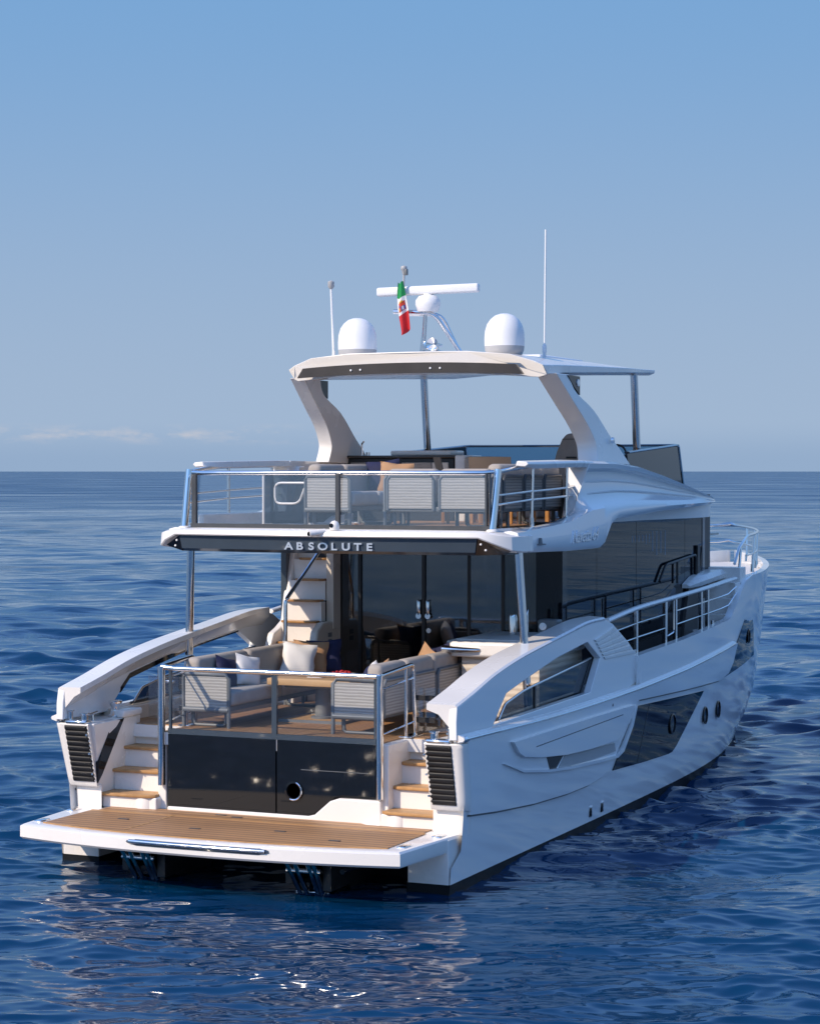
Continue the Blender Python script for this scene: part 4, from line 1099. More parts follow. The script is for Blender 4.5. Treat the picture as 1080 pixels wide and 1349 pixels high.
# ------------------------------------------------------------------ hardtop
def htsec(y):
    t = (y - 4.45) / 5.05
    w_ = 1.86 - .05 * t - (.10 * sm(8.2, 9.5, y)); zb = 5.905 + .232 * t - .02 * t * t
    hs = .155 - .065 * t; cr = .13 * (1 - t) + .065 * (1 - sm(7.8, 9.5, y))
    if y < 4.7: cr += .02 * 0
    half = [(w_ - .09, zb + .0), (w_, zb + .035), (w_ + .0, zb + hs), (w_ - .12, zb + hs + cr * .30), (w_ - .42, zb + hs + cr * .75), (w_ - 1.0, zb + hs + cr), (0, zb + hs + cr * 1.03)]
    ring = [(-x, y + yo(x), z) for x, z in half[:-1]] + [(half[-1][0], y + yo(0), half[-1][1])] + [(x, y + yo(x), z) for x, z in half[-2::-1]]
    ring += [(1.0, y + yo(1.0), zb + .045), (0, y + yo(0), zb + .055), (-1.0, y + yo(1.0), zb + .045)]
    return ring
def yo(x): return 0.0
def htring(y):
    r = htsec(y)
    k = 1 - sm(4.45, 5.6, y)
    return [(x, yy + k * (.32 * max(0, (abs(x) - 1.35) / .5) ** 1.3 * (1 if z < 6.02 else .45) + .06 * (x / 1.8) ** 2), z) for x, yy, z in r]
bm = NB(); loft(bm, [htring(y) for y in [4.45, 4.48] + lin(4.6, 9.95, 28)]); P('hardtop', bm, 'gel', Yt, smooth=30, bevel=.012)
# bronze panel let into the aft face of the hardtop, four small lamps
def pan(x, t):                                   # t 0 bottom, 1 top
    zt = 6.115 - .045 * (x / 1.5) ** 2; zb = 5.975 - .04 * (x / 1.7) ** 2
    return zb + (zt - zb) * t
bm = NB()
loft(bm, [[(x0 + 0, 4.435 + .055 * (x0 / 1.6) ** 4 + d, pan(x0, t)) for x0, t, d in ((x * 1.06, 0, .0), (x, 1, .0), (x, 1, .06), (x * 1.06, 0, .06))] for x in lin(-1.55, 1.55, 25)])
P('hardtop_panel', bm, 'bronze', Yt)
bm = NB()
for x in (-.80, -.66, .36, .50): lathe(bm, [(.015, -.012), (.012, -.02), (.001, -.022)], (x, 4.44, pan(x, .45)), 10, 'y')
P('hardtop_lamp', bm, 'lamp', Yt)
bm = NB()
for y in (6.4, 8.6): loft(bm, [[(x, y - .25 * (abs(x) / 1.9), 0 + z + .012) for z in (0,)] * 1 for x in (0,)], closed=False, caps=False) if False else None
for s in (-1, 1): tube(bm, [(s * .4, 5.9, 6.265), (s * 1.5, 5.75, 6.185), (s * 1.83, 5.6, 6.09)], .012, 6)
P('hardtop_joint', bm, 'signsilver', Yt)
bm = NB(); rbox(bm, -1.1, 1.1, 6.6, 8.4, 6.24, 6.31, .03); P('sunroof_cover', bm, 'radome', Yt)
# raked side arches carrying it
for s in (1, -1):
    aft = curve([(4.80, 5.96), (4.99, 5.83), (5.38, 5.56), (5.72, 5.33), (5.92, 5.14), (6.0, 5.0), (5.96, 4.80)], 22)
    fwd = curve([(5.42, 5.96), (5.62, 5.74), (6.25, 5.50), (6.83, 5.16), (7.15, 4.99), (7.32, 4.88), (7.48, 4.76)], 22)
    bm = NB(); rr = []
    for a, f in zip(aft, fwd):
        xo = 1.98 + (5.83 - a.y) * .155; xo2 = 1.98 + (5.83 - f.y) * .155
        rr.append([(s * (xo - .26), a.x, a.y), (s * xo, a.x + .10, a.y), (s * (xo + .0), f.x - .02, f.y), (s * (xo2 - .06), f.x + .0, f.y), (s * (xo2 - .24), f.x - .05, f.y)])
    loft(bm, rr); P('arch_leg', bm, 'gel', Yt, smooth=30, bevel=.012)
    bm = NB(); prism(bm, [(5.3, 5.95), (5.78, 5.95), (5.78, 5.70), (5.55, 5.80)], s * 1.80, s * 1.975, 'x'); P('arch_gusset', bm, 'black', Yt)
    bm = NB(); lathe(bm, [(.05, 0), (.05, s * .012), (.03, s * .014), (.001, s * .014)], (s * 1.975, 5.69, 5.86), 18, 'x'); P('arch_badge', bm, 'signsilver', Yt)
    bm = NB(); lathe(bm, [(.045, 0), (.04, s * .03), (.001, s * .04)], (s * 2.10, 6.75, 5.10), 14, 'x'); P('side_light', bm, 'signsilver', Yt, smooth=60)
    bm = NB(); tube(bm, [(s * 1.70, 9.15, 4.5), (s * 1.70, 8.95, 6.10)], .055, 12, flat=(.06, .05)); P('hardtop_post', bm, 'chrome', Yt, smooth=60)
# gear on the hardtop
for s in (-1, 1):
    c = (s * 1.09, 5.25, 6.235)
    bm = NB(); lathe(bm, [(.20, -.02), (.235, .0), (.262, .06), (.266, .115)], c, 32); db = P('satellite_dome_base', bm, 'radgrey', Yt, smooth=60)
    bm = NB(); lathe(bm, [(.267, .115), (.270, .22), (.262, .32), (.235, .41), (.19, .475), (.13, .525), (.06, .55), (.001, .555)], c, 32); P('satellite_dome', bm, 'radome', db, smooth=60)
bm = NB(); tube(bm, [(-1.43, 5.2, 6.2), (-1.47, 5.2, 7.22)], .016, 8); lathe(bm, [(.022, 0), (.022, .1), (.001, .1)], (-1.43, 5.2, 6.24), 8); pa = P('vhf_antenna', bm, 'radome', Yt, smooth=60)
bm = NB(); lathe(bm, [(.022, 0), (.045, .03), (.045, .10), (.03, .11), (.001, .12)], (-1.47, 5.2, 7.20), 12); P('antenna_head', bm, 'radgrey', pa)
bm = NB(); tube(bm, [(1.5, 5.68, 6.15), (1.51, 5.70, 7.94)], .013, 8); lathe(bm, [(.024, 0), (.024, .10), (.03, .11), (.03, .2), (.018, .22), (.001, .22)], (1.5, 5.68, 6.17), 10); P('whip_antenna', bm, 'radome', Yt, smooth=60)
# mast frame, radar and lights
MX, MY = -.46, 6.2
bm = NB()
tube(bm, roundpath([(MX - .06, MY, 6.28), (MX - .02, MY, 6.90)], .1), .032, 10)
tube(bm, roundpath([(MX - .48, MY - .06, 6.93), (MX + .12, MY - .02, 6.905), (MX + .46, MY + .25, 6.28)], .16, 8), .034, 10)
tube(bm, roundpath([(MX - .44, MY + .02, 6.90), (MX + .1, MY + .3, 6.9), (MX + .3, MY + .6, 6.28)], .14), .028, 8)
tube(bm, [(MX - .14, MY + .1, 6.28), (MX - .06, MY + .1, 6.9)], .024, 8)
P('radar_mast', bm, 'chrome', Yt, smooth=60)
bm = NB(); lathe(bm, [(.14, 0), (.155, .03), (.18, .10), (.175, .16), (.13, .22), (.07, .235), (.06, .26), (.001, .26)], (MX + .02, MY, 6.92), 24); rd = P('radar_pedestal', bm, 'radome', Yt, smooth=50)
bm = NB(); rbox(bm, -.74, .74, -.07, .07, -.062, .062, .03, 3)
bmesh.ops.transform(bm, matrix=Matrix.Translation((MX + .02, MY, 7.225)) @ Matrix.Rotation(R(9), 4, 'Z') @ Matrix.Rotation(R(-1.4), 4, 'Y'), verts=bm.verts[:])
P('radar_scanner', bm, 'radome', rd)
bm = NB(); tube(bm, [(MX - .29, MY - .17, 6.92), (MX - .275, MY - .17, 7.45)], .016, 8); lathe(bm, [(.02, 0), (.035, .06), (.045, .07), (.045, .11), (.035, .12), (.001, .13)], (MX - .275, MY - .17, 7.44), 12); P('flag_staff', bm, 'radgrey', Yt, smooth=50)
bm = NB(); rbox(bm, MX - .265, MX - .22, MY - .20, MY - .14, 7.43, 7.52, .01, 2); P('anchor_light', bm, 'grey', Yt)
for (dx, dz) in ((.18, .17), (.20, .07)):
    bm = NB(); lathe(bm, [(.02, .30), (.03, .12), (.055, .02), (.09, -.03), (.085, -.03), (.03, .03), (.001, .03)], (MX + dx, MY - .2, 6.28 + dz), 18, 'y'); P('horn', bm, 'chrome', Yt, smooth=60)
bm = NB(); tube(bm, [(MX - .02, MY - .05, 6.40), (MX + .2, MY - .05, 6.42)], .02, 8); rbox(bm, MX - .02, MX + .03, MY - .1, MY, 6.28, 6.5, .015, 2); P('horn_bracket', bm, 'chrome', Yt)

# ------------------------------------------------------------------ upper deck fittings (fixed)
bm = NB(); box(bm, -1.95, -.22, 6.62, 7.3, FD, 4.86); P('wet_bar', bm, 'matblack', Yt, bevel=.01)
bm = NB(); rbox(bm, -2.0, -.10, 6.56, 7.36, 4.86, 4.90, .012, 2); P('wet_bar_top', bm, 'bronze', Yt)
for x0, x1 in ((-1.84, -1.13), (-1.03, -.56), (-.555, -.30)):
    bm = NB(); rbox(bm, x0, x1, 6.60, 6.63, 4.10, 4.80, .008, 1); P('wet_bar_door', bm, 'cream' if x0 > -.9 else 'fabric', Yt)
bm = NB(); rbox(bm, -.18, -.02, 6.55, 7.2, FD, 4.90, .02); P('wet_bar_end', bm, 'gel', Yt)
bm = NB(); rbox(bm, -1.25, -.3, 6.7, 7.2, 4.90, 4.97, .02); P('grill_lid', bm, 'gel', Yt)
bm = NB(); tube(bm, roundpath([(-1.75, 6.8, 4.9), (-1.75, 6.8, 5.08), (-1.70, 6.75, 5.10)], .03), .014, 8); lathe(bm, [(.03, 0), (.03, .05), (.001, .05)], (-1.70, 6.9, 4.9), 10); P('bar_mixer_tap', bm, 'chrome', Yt)
bm = NB(); rbox(bm, .02, .42, 6.4, 7.1, FD, 4.88, .05); P('backrest_block', bm, 'fabric', Yt)
# helm seat, wheel, console
bm = NB(); hs = [(.76, 4.40), (.77, 4.78), (.82, 4.96), (.90, 5.14), (.97, 5.22), (1.12, 5.23), (1.20, 5.20), (1.27, 5.02), (1.31, 4.80), (1.31, 4.40)]
prism(bm, hs, 8.0, 8.14, 'y'); sgt = P('helm_seat', bm, 'fabric', Yt, bevel=.045, seg=3)
bm = NB(); box(bm, .98, 1.14, 7.985, 8.0, 4.86, 4.885); P('seat_handle', bm, 'matblack', sgt)
bm = NB(); box(bm, .92, 1.16, 7.99, 8.0, 5.135, 5.145); P('seat_seam', bm, 'dgrey', sgt)
bm = NB(); rbox(bm, .75, 1.3, 8.1, 8.7, 4.3, 4.5, .05); lathe(bm, [(.09, 0), (.09, .4), (.001, .4)], (1.03, 8.35, FD), 12); P('seat_base', bm, 'fabric', sgt)
bm = NB(); cw = Vector((1.55, 8.55, 4.90)); tube(bm, [cw + Vector((.16 * math.cos(a), .06 * math.sin(a), .16 * math.sin(a))) for a in lin(0, 2 * math.pi, 25)[:-1]], .016, 8, closed=True); tube(bm, [cw - Vector((.16, 0, 0)), cw + Vector((.16, 0, 0))], .012, 6); P('steering_wheel', bm, 'matblack', Yt, smooth=60)
bm = NB(); rbox(bm, .5, 1.75, 8.9, 9.6, FD, 4.86, .06); P('helm_console', bm, 'matblack', Yt)
bm = NB(); rbox(bm, -1.75, .3, 8.6, 9.7, FD, 4.62, .06); P('sun_lounger', bm, 'gel', Yt)
# windscreen round the front of the upper deck
def wpt(t, z):                                    # t -1..1 round the front
    a = t * R(90)
    k = 1 - .07 * (z - 4.6)
    if abs(t) < .62: x = 1.80 * math.sin(a / .62 * 1.0) / math.sin(R(90) / 1.0 * 1.0) if False else 1.80 * (t / .62); y = 11.15 + .35 * (1 - (t / .62) ** 2) ** .8
    else: x = 1.80 * (1 if t > 0 else -1) * (1 + .07 * (abs(t) - .62)); y = 11.15 - (abs(t) - .62) / .38 * 2.75
    return (x, y - (z - 4.4) * .42 * (1 if abs(t) < .75 else 1), z)
ts = lin(-1, 1, 61)
def wtop(t): return 5.07 if abs(t) < .62 else 5.07 - (abs(t) - .62) / .38 * .14
for nm, ta, tb, mm in (('windscreen', -.62, .62, 'windglass'), ('side_screen', -1, -.62, 'screenglass'), ('side_screen', .62, 1, 'screenglass')):
    off = np.array((0, .012, 0)) if nm == 'windscreen' else np.array((-.012 if ta > 0 else .012, 0, 0))
    bm = NB(); loft(bm, [[wpt(t, 4.2), wpt(t, wtop(t)), tuple(np.array(wpt(t, wtop(t))) + off), tuple(np.array(wpt(t, 4.2)) + off)] for t in lin(ta, tb, 31)]); P(nm, bm, mm, Yt, smooth=30)
bm = NB(); tube(bm, [wpt(t, wtop(t) + .012) for t in ts], .03, 8, flat=(.045, .02)); P('windscreen_rim', bm, 'slate', Yt, smooth=60)
bm = NB()
for t in (.62, -.62): tube(bm, [wpt(t, 4.3), wpt(t, 5.06)], .022, 6)
P('windscreen_pillar', bm, 'chrome', Yt)

# ------------------------------------------------------------------ side deck and bow
for s in (1, -1):
    bm = NB()
    loft(bm, [[(s * 1.9, y, z), (s * (bS(y) - .02), y, z), (s * (bS(y) - .02), y, z - .06), (s * 1.9, y, z - .06)] for y, z in ((5.0, 1.62), (6.3, 1.80), (11.0, 1.95))]); P('side_deck', bm, 'cream', Yt)
    for k in range(5):
        bm = NB(); y = 11.0 + k * .28; z = 1.95 + k * .235
        box(bm, min(s * 1.7, s * 2.45), max(s * 1.7, s * 2.45), y, y + .34, z - .12, z + .235); P('bow_step', bm, 'gel', Yt, bevel=.01)
    # flat topped guard rail over the lowered bulwark
    top = curve([(2.50, 5.35, 2.69), (2.52, 6.6, 2.79), (2.52, 8.4, 2.85), (2.48, 10.2, 2.90), (2.42, 11.9, 2.96)], 20)
    bm = NB(); tube(bm, [(s * p.x, p.y, p.z) for p in top], .03, 8, flat=(.05, .035)); P('side_guard_rail', bm, 'gel', Yt, smooth=60)
    def topz(y): return lerp([(5.35, 2.69), (6.6, 2.79), (8.4, 2.85), (10.2, 2.90), (11.9, 2.96)], y)
    for y in (6.62, 7.95, 8.45, 9.75, 10.1):
        bm = NB(); x = 2.50; zb = lerp(top_t, y) - .05
        box(bm, min(s * (x - .035), s * (x + .02)), max(s * (x - .035), s * (x + .02)), y - .03, y + .03, zb, topz(y)); P('guard_stanchion', bm, 'chrome', Yt, bevel=.008)
    bm = NB()
    for f in (.34, .66):
        for a, b in ((5.75, 7.95), (8.45, 11.7)):
            tube(bm, [(s * 2.5, y, lerp(top_t, max(y, 6.3)) * (1 - f) + topz(y) * f) for y in lin(a, b, 8)], .012, 6)
    P('guard_wire', bm, 'chrome', Yt, smooth=60)
    bm = NB(); tube(bm, roundpath([(s * 2.5, 8.02, 2.80), (s * 2.5, 8.02, 2.30), (s * 2.5, 8.36, 2.34), (s * 2.5, 8.36, 2.80)], .06), .014, 6); P('side_gate', bm, 'chrome', Yt, smooth=60)
    bm = NB(); lathe(bm, [(.03, 0), (.03, .07), (.001, .07)], (s * 2.48, 6.45, 2.15), 10); lathe(bm, [(.03, 0), (.03, .07), (.001, .07)], (s * 2.48, 6.6, 2.15), 10); lathe(bm, [(.025, 0), (.025, .08), (.001, .08)], (s * 2.46, 10.5, 2.3), 10)
    P('side_cleat', bm, 'chrome', Yt)
    # moulded bridge wing at the fore end of the side deck
    bm = NB(); rr = []
    for y, x0, x1, z0, z1 in ((10.55, 1.96, 2.06, 2.86, 2.92), (10.9, 1.96, 2.16, 2.88, 3.02), (11.6, 1.9, 2.2, 2.93, 3.08), (12.3, 1.8, 2.2, 2.97, 3.10), (12.9, 1.7, 2.1, 3.0, 3.1)):
        rr.append([(s * x0, y, z0), (s * x1, y, z0), (s * (x1 + .02), y, (z0 + z1) / 2), (s * (x1 - .03), y, z1), (s * x0, y, z1)])
    loft(bm, rr); P('bridge_wing', bm, 'gel', Yt, smooth=50)
    bm = NB(); prism(bm, [(10.5, 2.10), (12.4, 2.2), (12.4, 2.95), (10.8, 2.88)], s * 1.93, s * 2.0, 'x'); P('wing_panel', bm, 'bronze', Yt)
    bm = NB(); box(bm, min(s * 1.98, s * 2.14), max(s * 1.98, s * 2.14), 12.35, 12.5, 2.6, 2.99); P('wing_end', bm, 'gel', Yt)
    bm = NB(); tube(bm, roundpath([(s * 1.99, 9.3, 3.02), (s * 1.99, 9.6, 3.26), (s * 1.99, 11.2, 3.36), (s * 1.99, 11.2, 3.0)], .1), .022, 8); tube(bm, [(s * 1.99, 10.2, 2.95), (s * 1.99, 10.2, 3.29)], .018, 8); P('wing_rail', bm, 'matblack', Yt, smooth=60)
    bm = NB(); box(bm, min(s * 1.965, s * 1.99), max(s * 1.965, s * 1.99), 11.3, 11.42, 2.95, 3.5); P('wing_mirror', bm, 'matblack', Yt)
# foredeck
bm = NB()
loft(bm, [[(-(bS(y) - .05), y, 2.88), ((bS(y) - .05), y, 2.88), ((bS(y) - .05), y, 2.80), (-(bS(y) - .05), y, 2.80)] for y in lin(12.1, 20.0, 22)]); P('foredeck', bm, 'deckgrey', Yt)
bm = NB(); rbox(bm, -1.2, 1.2, 13.4, 15.6, 2.86, 2.96, .04); P('sunpad', bm, 'whitefab', Yt)
# bow pulpit
def bp_(y, z, dx=.14): return Vector((max(0, bS(y) - dx + .04 * (z - 3)), y, z))
yr = [12.35, 12.8] + lin(13.4, 20.0, 24)
zt_ = lambda y: 3.35 + .20 * sm(12.3, 13.6, y) - .0 * y
right = [bp_(12.2, 3.18), bp_(12.55, 3.42)] + [bp_(y, zt_(y) + .05) for y in yr[2:]]
path = right + [Vector((0, 20.3, 3.62))] + [Vector((-p.x, p.y, p.z)) for p in right[::-1]]
bm = NB(); tube(bm, path, .026, 8); P('pulpit_rail', bm, 'chrome', Yt, smooth=60)
path = [bp_(y, 3.27) for y in yr[2:]]; path = path + [Vector((0, 20.2, 3.3))] + [Vector((-p.x, p.y, p.z)) for p in path[::-1]]
bm = NB(); tube(bm, path, .018, 8); P('pulpit_mid_rail', bm, 'chrome', Yt, smooth=60)
for s in (-1, 1):
    for y in (12.75, 14.6, 16.0, 17.4, 18.8):
        a, b = bp_(y - .12, 2.95), bp_(y, zt_(y) + .05)
        bm = NB(); tube(bm, [(s * a.x, a.y, a.z), (s * b.x, b.y, b.z)], .024, 8); tube(bm, [(s * a.x, a.y, a.z), (s * (a.x + (b.x - a.x) * .2), a.y + .02, a.z + .13)], .036, 8); P('pulpit_stanchion', bm, 'chrome', Yt, smooth=60)

# ------------------------------------------------------------------ loose furniture
def sofa(name, label, loc, rz, n, mw, depth=.66, group=None, dark=False, cz=.40, backh=.84):
    """modular outdoor sofa; local +x is where it faces, +y its length"""
    t = thing(name, label, 'sofa', loc, rz, group)
    L = n * mw; wv = 'weavedk' if dark else 'weave'; fr = 'dgrey' if dark else 'grey'
    bm = NB()
    rbox(bm, .02, depth - .02, .02, L - .02, .20, .265, .015, 2); P('base_frame', bm, fr, t)
    for y in (.10, L - .10):
        bm = NB(); tube(bm, roundpath([(.10, y, .22), (.10, y, .02), (depth - .10, y, .02), (depth - .10, y, .22)], .06), .02, 8, flat=(.028, .02)); P('sled_leg', bm, fr, t)
    for k in range(n):
        y0, y1 = k * mw + .012, (k + 1) * mw - .012
        bm = NB(); box(bm, .0, .022, y0 + .05, y1 - .05, .24, .63); pn = P('back_panel', bm, wv, t)
        bm = NB(); tube(bm, [(.008, y0 + .03, .22), (.008, y0 + .03, .60), (.008, y0 + .07, .65), (.008, y1 - .07, .65), (.008, y1 - .03, .60), (.008, y1 - .03, .22)], .022, 8); P('panel_frame', bm, fr, pn, smooth=60)
        bm = NB(); rbox(bm, .03, .23, y0, y1, .30, backh, .07, 4); P('back_cushion', bm, 'fabric', t, smooth=60)
        bm = NB(); rbox(bm, .20, depth + .04, y0, y1, .265, .265 + .185, .05, 4); P('seat_cushion', bm, 'seatfab', t, smooth=60)
    for y in (-.012, L - .006):
        bm = NB(); box(bm, .05, depth - .03, y, y + .018, .24, .62); pn = P('end_panel', bm, wv, t)
        bm = NB(); tube(bm, [(.03, y + .009, .0), (.03, y + .009, .60), (.07, y + .009, .655), (depth - .06, y + .009, .655), (depth - .01, y + .009, .60), (depth - .01, y + .009, .0)], .025, 8); tube(bm, [(.03, y + .009, .215), (depth - .01, y + .009, .215)], .035, 8); P('panel_frame', bm, fr, pn, smooth=60)
    return t
sofa('outdoor_sofa', 'long taupe sofa with pillows on the port side of the lower cockpit', (-1.50, 1.10, SOLE + .008), 0, 2, 1.35, group='taupe outdoor sofas')
sofa('outdoor_sofa', 'taupe three seat sofa turned back to starboard stairs in the lower cockpit', (1.20, 3.50, SOLE + .008), math.pi, 3, .80, group='taupe outdoor sofas')
sofa('outdoor_sofa', 'upper deck sofa seen end on behind the port half of the glass rail', (-.74, 2.90, FD + .008), 0, 2, .80, group='taupe outdoor sofas', backh=.80)
sofa('outdoor_sofa', 'upper deck two seat sofa with its woven back against the aft glass rail', (1.84, 2.84, FD + .008), R(90), 2, .71, .62, group='taupe outdoor sofas', backh=.74)
sofa('outdoor_sofa', 'dark backed three seat sofa along the starboard rail of the upper deck', (1.96, 5.15, FD + .008), math.pi, 3, .72, .62, group='taupe outdoor sofas', dark=True, backh=.80)

def pillow(name, label, loc, w_, h_, th, m, rot, group=None):
    bm = NB(); N = 13
    for sgn in (1, -1):
        V = []
        for i in range(N):
            row = []
            for j in range(N):
                u, v = i / (N - 1) * 2 - 1, j / (N - 1) * 2 - 1
                b = max(0, (1 - abs(u) ** 3.0)) ** .62 * max(0, (1 - abs(v) ** 3.0)) ** .62
                px = u * w_ / 2 * (1 - .10 * (1 - abs(v)) * abs(u)); pz = v * h_ / 2 * (1 - .10 * (1 - abs(u)) * abs(v))
                row.append(bm.verts.new((px + .006 * math.sin(7 * v + 3 * u), sgn * th / 2 * b * (1 + .08 * math.sin(5 * u + 4 * v)), pz)))
            V.append(row)
        for i in range(N - 1):
            for j in range(N - 1): bm.faces.new((V[i][j], V[i + 1][j], V[i + 1][j + 1], V[i][j + 1]))
    bmesh.ops.remove_doubles(bm, verts=bm.verts[:], dist=.0015)
    o = P(name, bm, m, None, smooth=70)
    o.location = loc; o.rotation_euler = rot; o['label'] = label; o['category'] = 'pillow'
    if group: o['group'] = group
    return o
S0 = SOLE + .46
G = 'scatter pillows'
pillow('pillow', 'large white square pillow leaning on the far end of the port cockpit sofa', (-1.02, 3.30, S0 + .20), .46, .46, .17, 'whitefab', (R(-16), R(8), R(32)), G)
pillow('pillow', 'tan brown pillow tucked behind the large white one on the port sofa', (-.98, 3.56, S0 + .21), .47, .46, .16, 'tan', (R(-14), R(4), R(24)), G)
pillow('pillow', 'navy blue pillow at the very end of the port sofa row of three', (-.86, 3.74, S0 + .21), .47, .47, .16, 'navy', (R(-12), R(-3), R(20)), G)
pillow('pillow', 'small navy pillow near the aft end of the port cockpit sofa', (-1.17, 1.62, S0 + .17), .40, .40, .15, 'navy', (R(-15), R(14), R(80)), G)
pillow('pillow', 'small white pillow beside a navy one at the aft end of the port sofa', (-1.06, 1.98, S0 + .17), .42, .40, .16, 'whitefab', (R(-14), R(12), R(70)), G)
pillow('pillow', 'navy pillow with a pale emblem at the aft end of the starboard cockpit sofa', (.86, 1.42, S0 + .17), .46, .40, .15, 'navy', (R(-16), R(-4), R(-62)), G)
pillow('pillow', 'tan pillow just beyond the navy one on the starboard cockpit sofa', (.86, 1.86, S0 + .18), .44, .40, .14, 'tan', (R(-14), R(6), R(-70)), G)
pillow('pillow', 'white pillow between two others near the aft end of the starboard sofa', (.80, 1.66, S0 + .19), .40, .38, .14, 'whitefab', (R(-14), R(3), R(-66)), G)
pillow('pillow', 'tan pillow showing above the far end of the starboard cockpit sofa', (.90, 3.05, S0 + .24), .44, .44, .14, 'tan', (R(-12), R(20), R(-40)), G)
pillow('pillow', 'navy pillow showing above the far end of the starboard cockpit sofa', (.97, 3.30, S0 + .24), .44, .44, .14, 'navy', (R(-10), R(-14), R(-30)), G)
S1 = FD + .46
pillow('pillow', 'tan pillow standing on the upper deck port sofa', (-.06, 4.25, S1 + .16), .46, .44, .15, 'tan', (R(-12), R(4), R(12)), G)
pillow('pillow', 'navy pillow behind the tan one on the upper deck port sofa', (-.30, 4.40, S1 + .18), .46, .46, .15, 'navy', (R(-10), R(-6), R(20)), G)
pillow('pillow', 'tan pillow lying low on the starboard sofa of the upper deck', (1.55, 3.2, S1 + .03), .40, .38, .13, 'tan', (R(-70), R(0), R(-40)), G)

# cockpit table
t = thing('cockpit_table', 'teak topped table on a grey pedestal between the two cockpit sofas', 'table', (-.20, 2.35, SOLE + .009))
bm = NB(); rbox(bm, -.57, .57, -.42, .42, .46, .545, .012, 2); P('tabletop', bm, 'tableteak', t)
bm = NB(); lathe(bm, [(.15, 0), (.15, .02), (.10, .03), (.09, .43), (.001, .43)], (0, 0, .03), 20); P('pedestal', bm, 'grey', t, smooth=50)
bm = NB(); rbox(bm, -.42, .42, -.34, .34, .0, .03, .008, 1); P('base_plate', bm, 'tableteak', t)
bm = NB(); box(bm, -.44, .44, -.355, -.335, .0, .035); box(bm, -.44, .44, .335, .355, .0, .035); box(bm, -.44, -.42, -.35, .35, .0, .035); box(bm, .42, .44, -.35, .35, .0, .035); P('base_trim', bm, 'grey', t)
bm = NB()
for x in (-.44, .44):
    for y in (-.425, .40): rbox(bm, x - .03, x + .03, y - .006, y + .03, .48, .52, .004, 1)
P('corner_bracket', bm, 'chrome', t)
bm = NB(); tube(bm, [(-.42, -.2, .44), (.42, -.2, .44)], .025, 8); tube(bm, [(-.42, .2, .44), (.42, .2, .44)], .025, 8); P('under_rail', bm, 'grey', t)
f = thing('fruit_plate', 'pale oval plate heaped with red fruit on the teak cockpit table', 'plate', (.02, 2.45, SOLE + .555))
bm = NB(); lathe(bm, [(.10, 0), (.16, .02), (.20, .03), (.195, .034), (.10, .012), (.001, .01)], (0, 0, 0), 24); P('plate', bm, 'radome', f, smooth=60)
for k in range(16):
    a = k * 2.4; r_ = .13 * math.sqrt(k / 16); bm = NB()
    lathe(bm, [(.001, -.024), (.017, -.017), (.024, 0), (.017, .017), (.001, .024)], (r_ * math.cos(a), r_ * math.sin(a), .04 + .022 * (1 - r_ / .14)), 10); P('fruit', bm, 'fruit', f, smooth=80)
tr = thing('glass_tray', 'small white tray lying beside the fruit plate on the table', 'tray', (-.22, 2.2, SOLE + .555))
bm = NB(); rbox(bm, -.10, .10, -.06, .06, .0, .02, .006, 1); P('tray_base', bm, 'radome', tr)
bm = NB(); lathe(bm, [(.02, 0), (.02, .03), (.001, .03)], (.05, 0, .02), 10); P('pot', bm, 'matblack', tr)

# teak director's chairs on the upper deck
def chair(label, loc, rz, back):
    t = thing('dining_chair', label, 'chair', loc, rz, 'teak dining chairs on the upper deck')
    for x in (-.27, .27):
        for y in (-.22, .24):
            bm = NB(); rbox(bm, x - .022, x + .022, y - .022, y + .022, 0, .66 if y < 0 else .64, .006, 1); P('leg', bm, 'stairteak', t)
        bm = NB(); rbox(bm, x - .03, x + .03, -.28, .28, .63, .665, .008, 1); P('armrest', bm, 'stairteak', t)
    bm = NB(); rbox(bm, -.25, .25, -.24, .24, .42, .46, .01, 1); P('seat', bm, back, t)
    bm = NB(); rr = []
    for x in lin(-.29, .29, 9): rr.append([(x, -.25 - .05 * (1 - (x / .29) ** 2) - dy, z) for z, dy in ((.60, 0), (.90, .07), (.90, .085), (.60, .015))])
    loft(bm, rr); P('backrest', bm, back, t)
    bm = NB(); tube(bm, [(-.27, -.2, .2), (.27, -.2, .2)], .014, 6); tube(bm, [(-.27, .2, .2), (.27, .2, .2)], .014, 6); P('stretcher', bm, 'stairteak', t)
    return t
chair('teak armed chair with a dark canvas back turned sideways on the upper deck', (.34, 5.55, FD + .008), R(-60), 'darkfab')
chair('teak armed chair with a wide brown canvas back facing forward on the upper deck', (.92, 5.35, FD + .008), R(8), 'brownfab')
tb = thing('dining_table', 'teak dining table beyond the canvas chairs on the upper deck', 'table', (.75, 6.15, FD + .008))
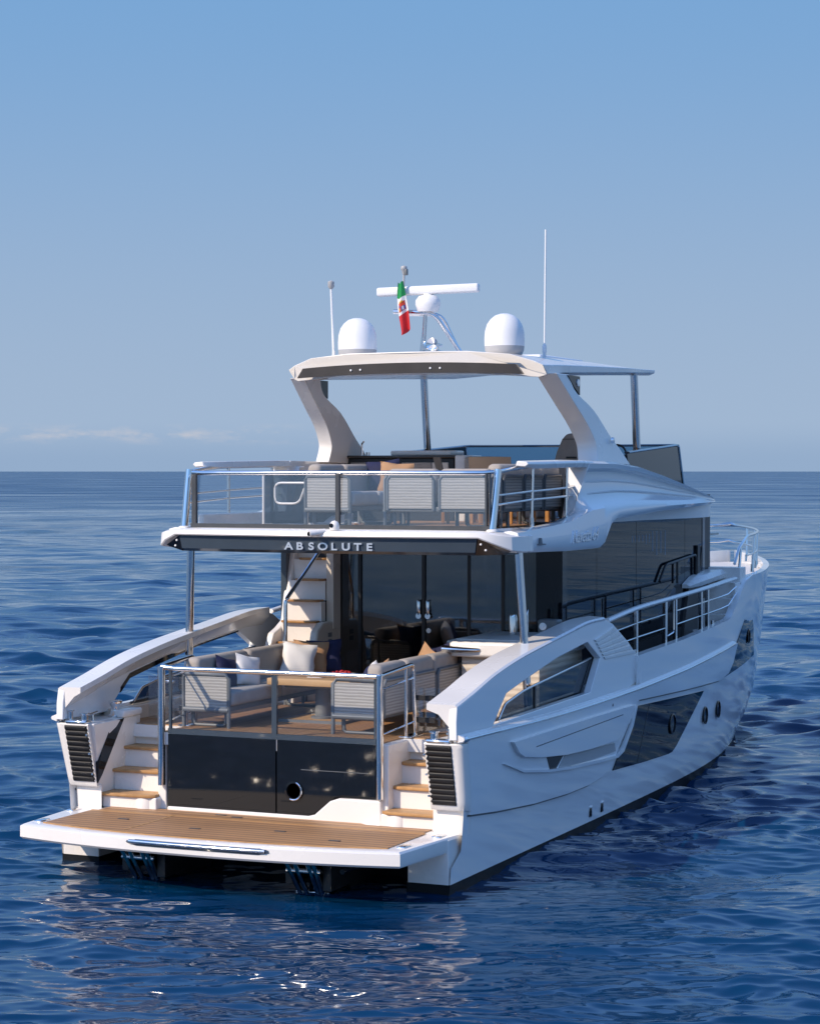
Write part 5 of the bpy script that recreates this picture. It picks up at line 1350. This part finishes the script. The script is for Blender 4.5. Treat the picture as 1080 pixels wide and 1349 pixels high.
bm = NB(); rbox(bm, -.45, .6, -.35, .35, .66, .70, .01, 2); P('tabletop', bm, 'tableteak', tb)
for x in (-.38, .52):
    for y in (-.28, .28):
        bm = NB(); rbox(bm, x - .03, x + .03, y - .03, y + .03, 0, .66, .008, 1); P('leg', bm, 'stairteak', tb)

# ensign hanging slack from the mast
fl = thing('ensign', 'small green white and red ensign with a crest hanging limp at the radar mast', 'flag', (MX - .30, MY - .20, 7.33))
def flagpt(u, v):                                # u across the cloth 0..1, v down 0..1
    x = -.02 + .30 * (v - .0) * .28 + (u - .5) * (.085 + .085 * v) * (1 if True else 0)
    x += -.05 * math.sin(math.pi * min(1, v * 1.1)) * (1 - u) + .02 * v
    y = .05 * math.sin(u * 7 + v * 3) * (.3 + .7 * v)
    z = -.77 * v + .10 * (u - .35) * sm(.0, 1, v) * 1.0 - .02 * math.sin(u * 5)
    return Vector((x * .85, y, z * .93))
for nm, v0, v1 in (('green_field', 0, .30), ('white_field', .30, .63), ('red_field', .63, 1)):
    bm = NB(); rings = []
    for i in range(13):
        u = i / 12
        a = [flagpt(u, v0 + (v1 - v0) * j / 10) for j in range(11)]
        rings.append(a + [p + Vector((0, .006, 0)) for p in a[::-1]])
    loft(bm, rings); P(nm, bm, {'g': 'green', 'w': 'white', 'r': 'red'}[nm[0]], fl, smooth=60)
def crest(nm, m, u0, u1, v0, v1, d):
    bm = NB(); rings = []
    for i in range(7):
        u = u0 + (u1 - u0) * i / 6
        a = [flagpt(u, v0 + (v1 - v0) * j / 6) + Vector((0, -d, 0)) for j in range(7)]
        rings.append(a + [p + Vector((0, .003, 0)) for p in a[::-1]])
    loft(bm, rings); return P(nm, bm, m, fl)
crest('crest_shield', 'crestred', .18, .82, .39, .57, .004)
crest('crest_quarter', 'crestblue', .50, .78, .48, .56, .008)
crest('crest_quarter', 'crestblue', .20, .40, .43, .48, .008)
crest('crest_crown', 'gold', .32, .68, .365, .40, .008)
crest('crest_cross', 'white', .58, .70, .485, .555, .011)
crest('crest_cross', 'gold', .24, .44, .50, .545, .008)
